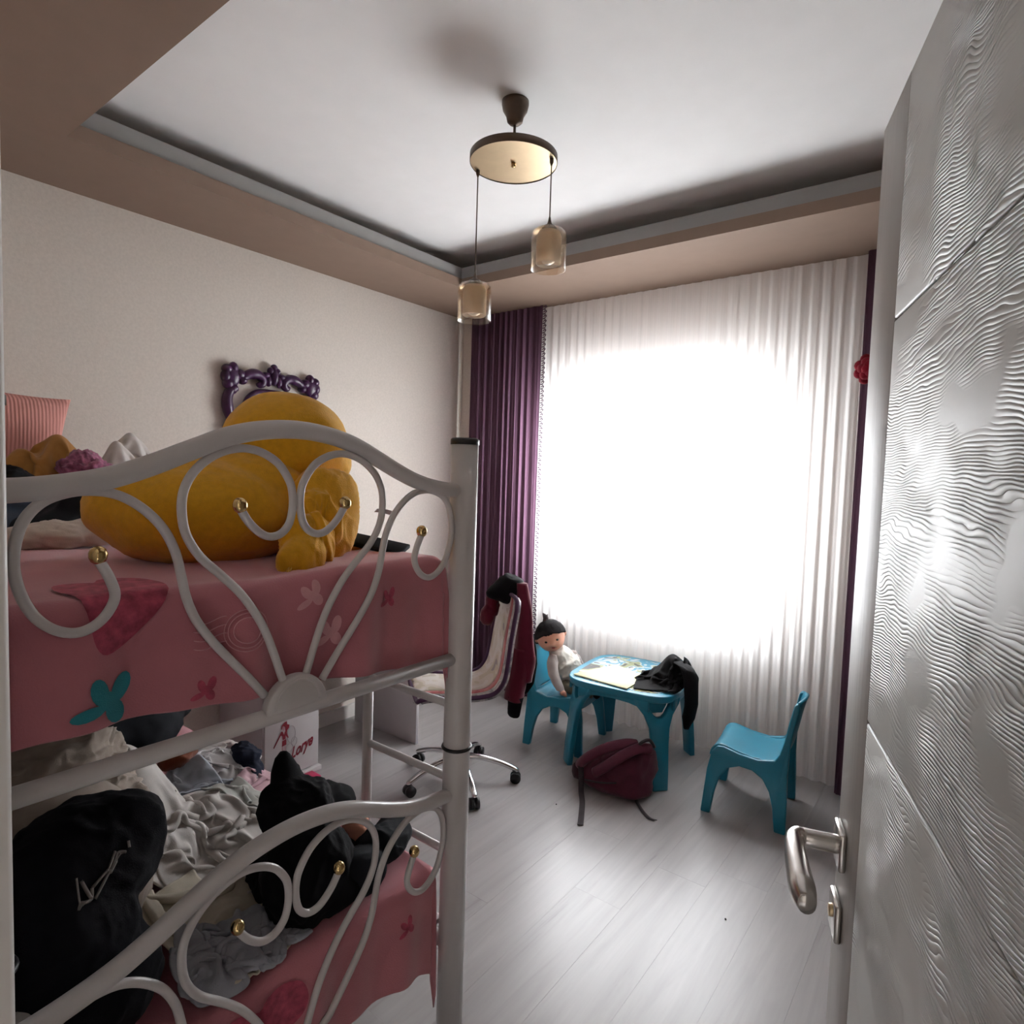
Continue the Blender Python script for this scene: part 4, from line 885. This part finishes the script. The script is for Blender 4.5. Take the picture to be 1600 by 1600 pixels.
# Y shaped legs facing the corners
def yleg():
    H = TH-.03
    outer = [(-.040, 0), (-.043, .10), (-.045, .22), (-.052, .30), (-.075, .36), (-.115, .41), (-.125, H), (-.072, H), (-.055, .40), (-.030, .365), (-.012, .352), (.012, .352), (.030, .365), (.055, .40), (.072, H), (.125, H), (.115, .41), (.075, .36), (.052, .30), (.045, .22), (.043, .10), (.040, 0)]
    def splay(v): return .375-.035*(v/H)-.03*(v/H)**3
    V, F = prism(outer, lambda u, v, t: (splay(v)-t-.10*abs(u)*(1 if v > .3 else .6), u, v), 0.0, .030)
    # fold the flanks backwards so the leg has an angled section
    return V, F
LV, LF = yleg()
for k in range(4):
    a = PI/4+k*PI/2; c, s_ = math.cos(a), math.sin(a)
    V = np.stack([LV[:, 0]*c-LV[:, 1]*s_, LV[:, 0]*s_+LV[:, 1]*c, LV[:, 2]], 1)
    lg = bevel(mk('leg', V, LF, 'blueplastic', parent=tbl), .006, 2)
    web = prism([(-.07, TH-.035), (-.052, .40), (-.028, .366), (.028, .366), (.052, .40), (.07, TH-.035)], lambda u, v, t: (.375-.035*(v/(TH-.03))-.03*(v/(TH-.03))**3-.034-t, u, v), 0, .006)
    mk('leg_web', np.stack([web[0][:, 0]*c-web[0][:, 1]*s_, web[0][:, 0]*s_+web[0][:, 1]*c, web[0][:, 2]], 1), web[1], 'blueplastic', parent=lg, smooth=False)
for k in range(4):
    a = k*PI/2; c, s_ = math.cos(a), math.sin(a)
    poly = [(-.19, TH-.03), (-.19, TH-.085), (-.15, TH-.07), (-.09, TH-.058), (0, TH-.053), (.09, TH-.058), (.15, TH-.07), (.19, TH-.085), (.19, TH-.03)]
    bevel(mk('apron', *prism(poly, lambda u, v, t: (c*(.276+t)-s_*u, s_*(.276+t)+c*u, v), 0, .014), 'blueplastic', parent=tbl), .003, 2)

SIDE = [(-.012, 0), (.030, 0), (.043, .10), (.062, .17), (.095, .222), (.145, .243), (.20, .238), (.245, .213), (.275, .165), (.293, .10), (.306, 0), (.352, 0), (.350, .12), (.345, .25), (.347, .36), (.360, .46), (.374, .535), (.372, .556), (.360, .560), (.350, .545), (.336, .47), (.322, .39), (.308, .335), (.290, .306), (.22, .290), (.14, .298), (.07, .314), (.042, .310), (.020, .282), (.004, .20), (-.004, .10)]
def kids_chair(loc, rz, label):
    ch = thing('kids_chair', loc, label, 'chair', rz=rz, group='turquoise children chairs')
    for s_ in (-1, 1):
        def fn(u, v, t, s_=s_):
            w = (.152 if v < .3 else .152-.22*(v-.3))+.028*max(0, (.28-v)/.28)
            return (.17-u, s_*(w+t), v)
        bevel(mk('side_frame', *prism(SIDE, fn, -.016, .016), 'blueplastic', parent=ch), .006, 2)
    seat = cr([(.015, .262), (.022, .292), (.045, .312), (.075, .313), (.14, .297), (.22, .288), (.29, .300), (.306, .318)], 4)
    def sf(u, v):
        i = u*(len(seat)-1); k = min(int(i), len(seat)-2); t = i-k; p = seat[k]*(1-t)+seat[k+1]*t; w = v*2-1
        return (.17-p[0], w*.153, p[1]-.010*(1-w*w)-.002)
    solid(mk('seat', *gridmesh(30, 14, sf), 'blueplastic', parent=ch), .012, 0)
    back = cr([(.300, .300), (.320, .345), (.337, .42), (.352, .50), (.365, .548), (.371, .562)], 4)
    def bf(u, v):
        i = u*(len(back)-1); k = min(int(i), len(back)-2); t = i-k; p = back[k]*(1-t)+back[k+1]*t; w = v*2-1
        hw = .150-.22*max(0, p[1]-.3)
        return (.17-p[0]-.022*(1-w*w), w*hw, p[1]+.012*(1-w*w)*u)
    solid(mk('backrest', *gridmesh(20, 14, bf), 'blueplastic', parent=ch), .013, 0)
    return ch
kids_chair((-1.862, 3.037, 0), math.radians(7.8), 'turquoise plastic child chair with the doll sitting on it')
kids_chair((-.803, 2.998, 0), math.radians(186.4), 'empty turquoise plastic child chair near the open door')

fo_ = mk('folder', *prism([(-1.690, 2.812), (-1.600, 3.118), (-1.372, 3.040), (-1.366, 2.797)], lambda u, v, t: (u, v, TH+.003+t), 0, .006), 'folder', smooth=False); bevel(fo_, .001, 1); tag(fo_, 'cream yellow folder lying at the near corner of the children table', 'folder')
kt = thing('cardigan', (-1.25, 3.0, TH), 'black cardigan thrown on the children table with one sleeve hanging down', 'cardigan')
def on_table(x, y):
    a = math.radians(-5.3); dx, dy = x+1.462, y-3.065; p, q = dx*math.cos(a)-dy*math.sin(a), dx*math.sin(a)+dy*math.cos(a)
    return (TH+.003) if (abs(p)/.297)**3.2+(abs(q)/.297)**3.2 < 1 else .05
FT = Field(-1.85, -.9, 2.6, 3.34, lambda x, y: on_table(x, y)+gauss(x, y, [(-1.235, 3.05, .15, .085, .085)])*(on_table(x, y) > .3), .01)
draped(FT, 'cardigan_body', '', '', 'black_knit', (-1.235, 3.03), (.50, .42), .3, (.60, .60), 51, 44, parent=kt)
mk('cardigan_sleeve', *sweep_cloth(0, 0, 0, 0, [(-1.19, 3.02, .60), (-1.135, 2.99, .585), (-1.100, 2.965, .53), (-1.088, 2.95, .44), (-1.095, 2.935, .36), (-1.105, 2.93, .305)], [(.03, .03), (.036, .034), (.034, .036), (.032, .036), (.032, .036), (.012, .018)], 53, amp=.010), 'black_knit', parent=kt, world=True)

# ------------------------------------------------------------------ doll on the left chair
doll = thing('doll', (-1.90, 3.03, .30), 'baby doll with black woolly hat slumped on the turquoise chair', 'doll')
def qpart(n, vf, m, parent=doll, **k): return mk(n, *vf, m, parent=parent, world=True, **k)
hc = np.array([-1.955, 2.985, .600])
fd = np.array([.62, -.74, -.22]); fd /= np.linalg.norm(fd)           # where the face looks
ud = np.array([-.24, -.14, .96]); ud = ud-fd*(ud@fd); ud /= np.linalg.norm(ud); sd = np.cross(ud, fd)
def hp(r, u, s_): return hc+fd*r+ud*u+sd*s_
D, F3 = ico(5); Vh = []
for d in D:
    a, b_, c = d@fd, d@ud, d@sd
    r = .082*(1+.04*b_*b_)
    r += .012*math.exp(-(((c)/.20)**2+((b_+.12)/.14)**2))*(a > 0)            # nose
    r += .006*math.exp(-(((abs(c)-.42)/.26)**2+((b_+.32)/.25)**2))*(a > 0)   # cheeks
    r += .005*math.exp(-((c/.28)**2+((b_+.62)/.16)**2))*(a > 0)              # chin
    r -= .005*math.exp(-(((abs(c)-.36)/.14)**2+((b_-.08)/.11)**2))*(a > 0)   # eye sockets
    r -= .004*math.exp(-((c/.22)**2+((b_+.42)/.045)**2))*(a > 0)             # mouth line
    Vh.append(hc+d*r*np.array([1, 1, 1.03]))
hd = qpart('head', (np.array(Vh), F3), 'skin')
for s_ in (-.033, .033):
    qpart('eye', ellipsoid(hp(.070, .006, s_), (.0085, .0085, .006), 3), 'blackplastic', parent=hd)
    qpart('ear', ellipsoid(hp(-.005, -.005, s_*2.5), (.010, .014, .017), 3), 'skin', parent=hd)
qpart('mouth', ellipsoid(hp(.0755, -.037, 0), (.011, .011, .0035), 3), simple('doll_lips', (.45, .06, .06), .4), parent=hd)
Vh = []
for d in D:
    a, b_, c = d@fd, d@ud, d@sd
    cover = (b_*.9-a*.55) > -.02+.02*math.sin(c*9)
    r = .0925 if cover else .060
    p = hc+d*r*np.array([1, 1, 1.06]); k = rnoise(p, 3, 40, 2); Vh.append(p+d*.004*(k-.4))
qpart('woolly_hat', (np.array(Vh), F3), 'dollhair')
qpart('hat_tuft', lump(hp(-.028, .108, -.004), [(hp(-.028, .105, -.004), (.014, .014, .022)), (hp(-.028, .122, -.006), (.012, .012, .016))], .012, 40, 5, s=4), fabric('brown_wool', (.07, .045, .045)))
qpart('hair', lump(hp(-.075, -.04, -.05), [(hp(-.075, -.04, -.05), (.045, .04, .035)), (hp(-.06, -.03, -.085), (.03, .03, .028))], .015, 30, 7, s=4), 'dollhair')
cloth_mat('doll_white', (.56, .53, .48)); cloth_mat('doll_grey', (.38, .33, .31)); cloth_mat('doll_khaki', (.20, .18, .13))
qpart('shirt', lump((-1.87, 3.03, .42), [((-1.90, 3.02, .49), (.06, .08, .055)), ((-1.86, 3.035, .42), (.075, .09, .085)), ((-1.83, 3.05, .38), (.075, .085, .06))], .012, 14, 55, s=5), 'doll_white')
qpart('sleeve', sweep_cloth(0, 0, 0, 0, [(-1.905, 2.955, .51), (-1.90, 2.93, .47), (-1.88, 2.915, .41), (-1.84, 2.905, .355), (-1.82, 2.90, .335)], [(.025, .022), (.032, .028), (.031, .028), (.030, .028), (.026, .024)], 57, amp=.006, fr=20), 'doll_grey')
qpart('hand', lump((-1.795, 2.895, .322), [((-1.80, 2.895, .325), (.020, .016, .014)), ((-1.775, 2.893, .315), (.016, .010, .009))], .002, 20, 3, s=3), 'skin')
qpart('sleeve', sweep_cloth(0, 0, 0, 0, [(-1.88, 3.11, .50), (-1.86, 3.135, .45), (-1.83, 3.14, .40), (-1.79, 3.13, .37)], [(.025, .022), (.03, .026), (.028, .026), (.022, .02)], 59, amp=.006, fr=20), 'doll_grey')
for s_ in (-1, 1):
    qpart('trouser_leg', tube(cr([(-1.87, 3.03+s_*.045, .335), (-1.80, 3.03+s_*.05, .335), (-1.72, 3.035+s_*.05, .335), (-1.665, 3.04+s_*.05, .33)], 5), [.040]*6+[.036]*5+[.030]*5, 14), 'doll_khaki')
    qpart('shoe', lump((-1.645, 3.04+s_*.05, .335), [((-1.64, 3.04+s_*.05, .335), (.022, .024, .034))], .002, 15, 3, s=3), 'charcoal_cotton')

# ------------------------------------------------------------------ backpack on the floor
bp = thing('backpack', (-1.33, 2.70, 0), 'maroon backpack lying on the floor under the children table', 'backpack')
def bpart(n, vf, m='maroon_bag', **k): return mk(n, *vf, m, parent=bp, world=True, **k)
bpart('bag_body', lump((-1.32, 2.72, .10), [((-1.28, 2.74, .115), (.135, .13, .115)), ((-1.40, 2.70, .075), (.11, .11, .075)), ((-1.22, 2.77, .14), (.08, .10, .10)), ((-1.3, 2.72, .05), (.17, .13, .06))], .014, 7, 61, s=5, zmin=.004))
bpart('bag_bottom', lump((-1.485, 2.675, .055), [((-1.485, 2.675, .06), (.05, .07, .05))], .008, 10, 63, s=4, zmin=.004), 'maroon_dark')
for q, P in enumerate(([(-1.47, 2.62, .11), (-1.42, 2.60, .165), (-1.34, 2.63, .225), (-1.26, 2.68, .255), (-1.22, 2.72, .25)], [(-1.36, 2.57, .12), (-1.30, 2.595, .17), (-1.24, 2.645, .222), (-1.19, 2.69, .25), (-1.15, 2.73, .245)])):
    bpart('shoulder_strap', tube(cr(P, 6), .026, 12, flat=((0.25, -.6, .76), .3)), 'maroon_bag')
def ribbon(P, w, side):
    P = cr(P, 6); side = np.array(side, float); side /= np.linalg.norm(side); n = len(P)
    V = np.concatenate([P-side*w/2, P+side*w/2, P-side*w/2+(0, 0, .0025), P+side*w/2+(0, 0, .0025)]); F = []
    for i in range(n-1): F += [(i, i+1, n+i+1, n+i), (2*n+i, 3*n+i, 3*n+i+1, 2*n+i+1), (i, 2*n+i, 2*n+i+1, i+1), (n+i, n+i+1, 3*n+i+1, 3*n+i)]
    return V, F
bpart('strap', ribbon([(-1.455, 2.60, .12), (-1.435, 2.575, .075), (-1.415, 2.545, .02), (-1.375, 2.49, .004), (-1.325, 2.40, .004), (-1.28, 2.315, .004)], .026, (.85, .45, 0)), 'strap_web')
bpart('strap', ribbon([(-1.19, 2.66, .03), (-1.17, 2.65, .006), (-1.12, 2.60, .004), (-1.07, 2.565, .004), (-1.04, 2.567, .004)], .016, (.5, .85, 0)), 'strap_web')
bpart('carry_loop', tube(cr([(-1.20, 2.72, .23), (-1.19, 2.70, .27), (-1.16, 2.73, .285), (-1.15, 2.77, .24)], 5), .008, 8), 'strap_web')
bpart('zip', tube(cr([(-1.42, 2.585, .06), (-1.33, 2.585, .075), (-1.24, 2.625, .09), (-1.17, 2.69, .11)], 6), .004, 6), 'strap_web')
for x, y, r, lb in ((-1.5, 2.39, .004, 'tiny dark crumb on the floor left of the backpack strap'), (-.63, 2.14, .004, 'tiny dark crumb alone on the bright floor before the door')):
    tag(mk('crumb', *lump((x, y, r*.6), [((x, y, r*.6), (r, r*.8, r*.6))], .0004, 300, 3, s=2), 'crumb'), lb, 'crumb', 'crumbs on the floor')
bp.location = (-1.372, 2.695, 0)
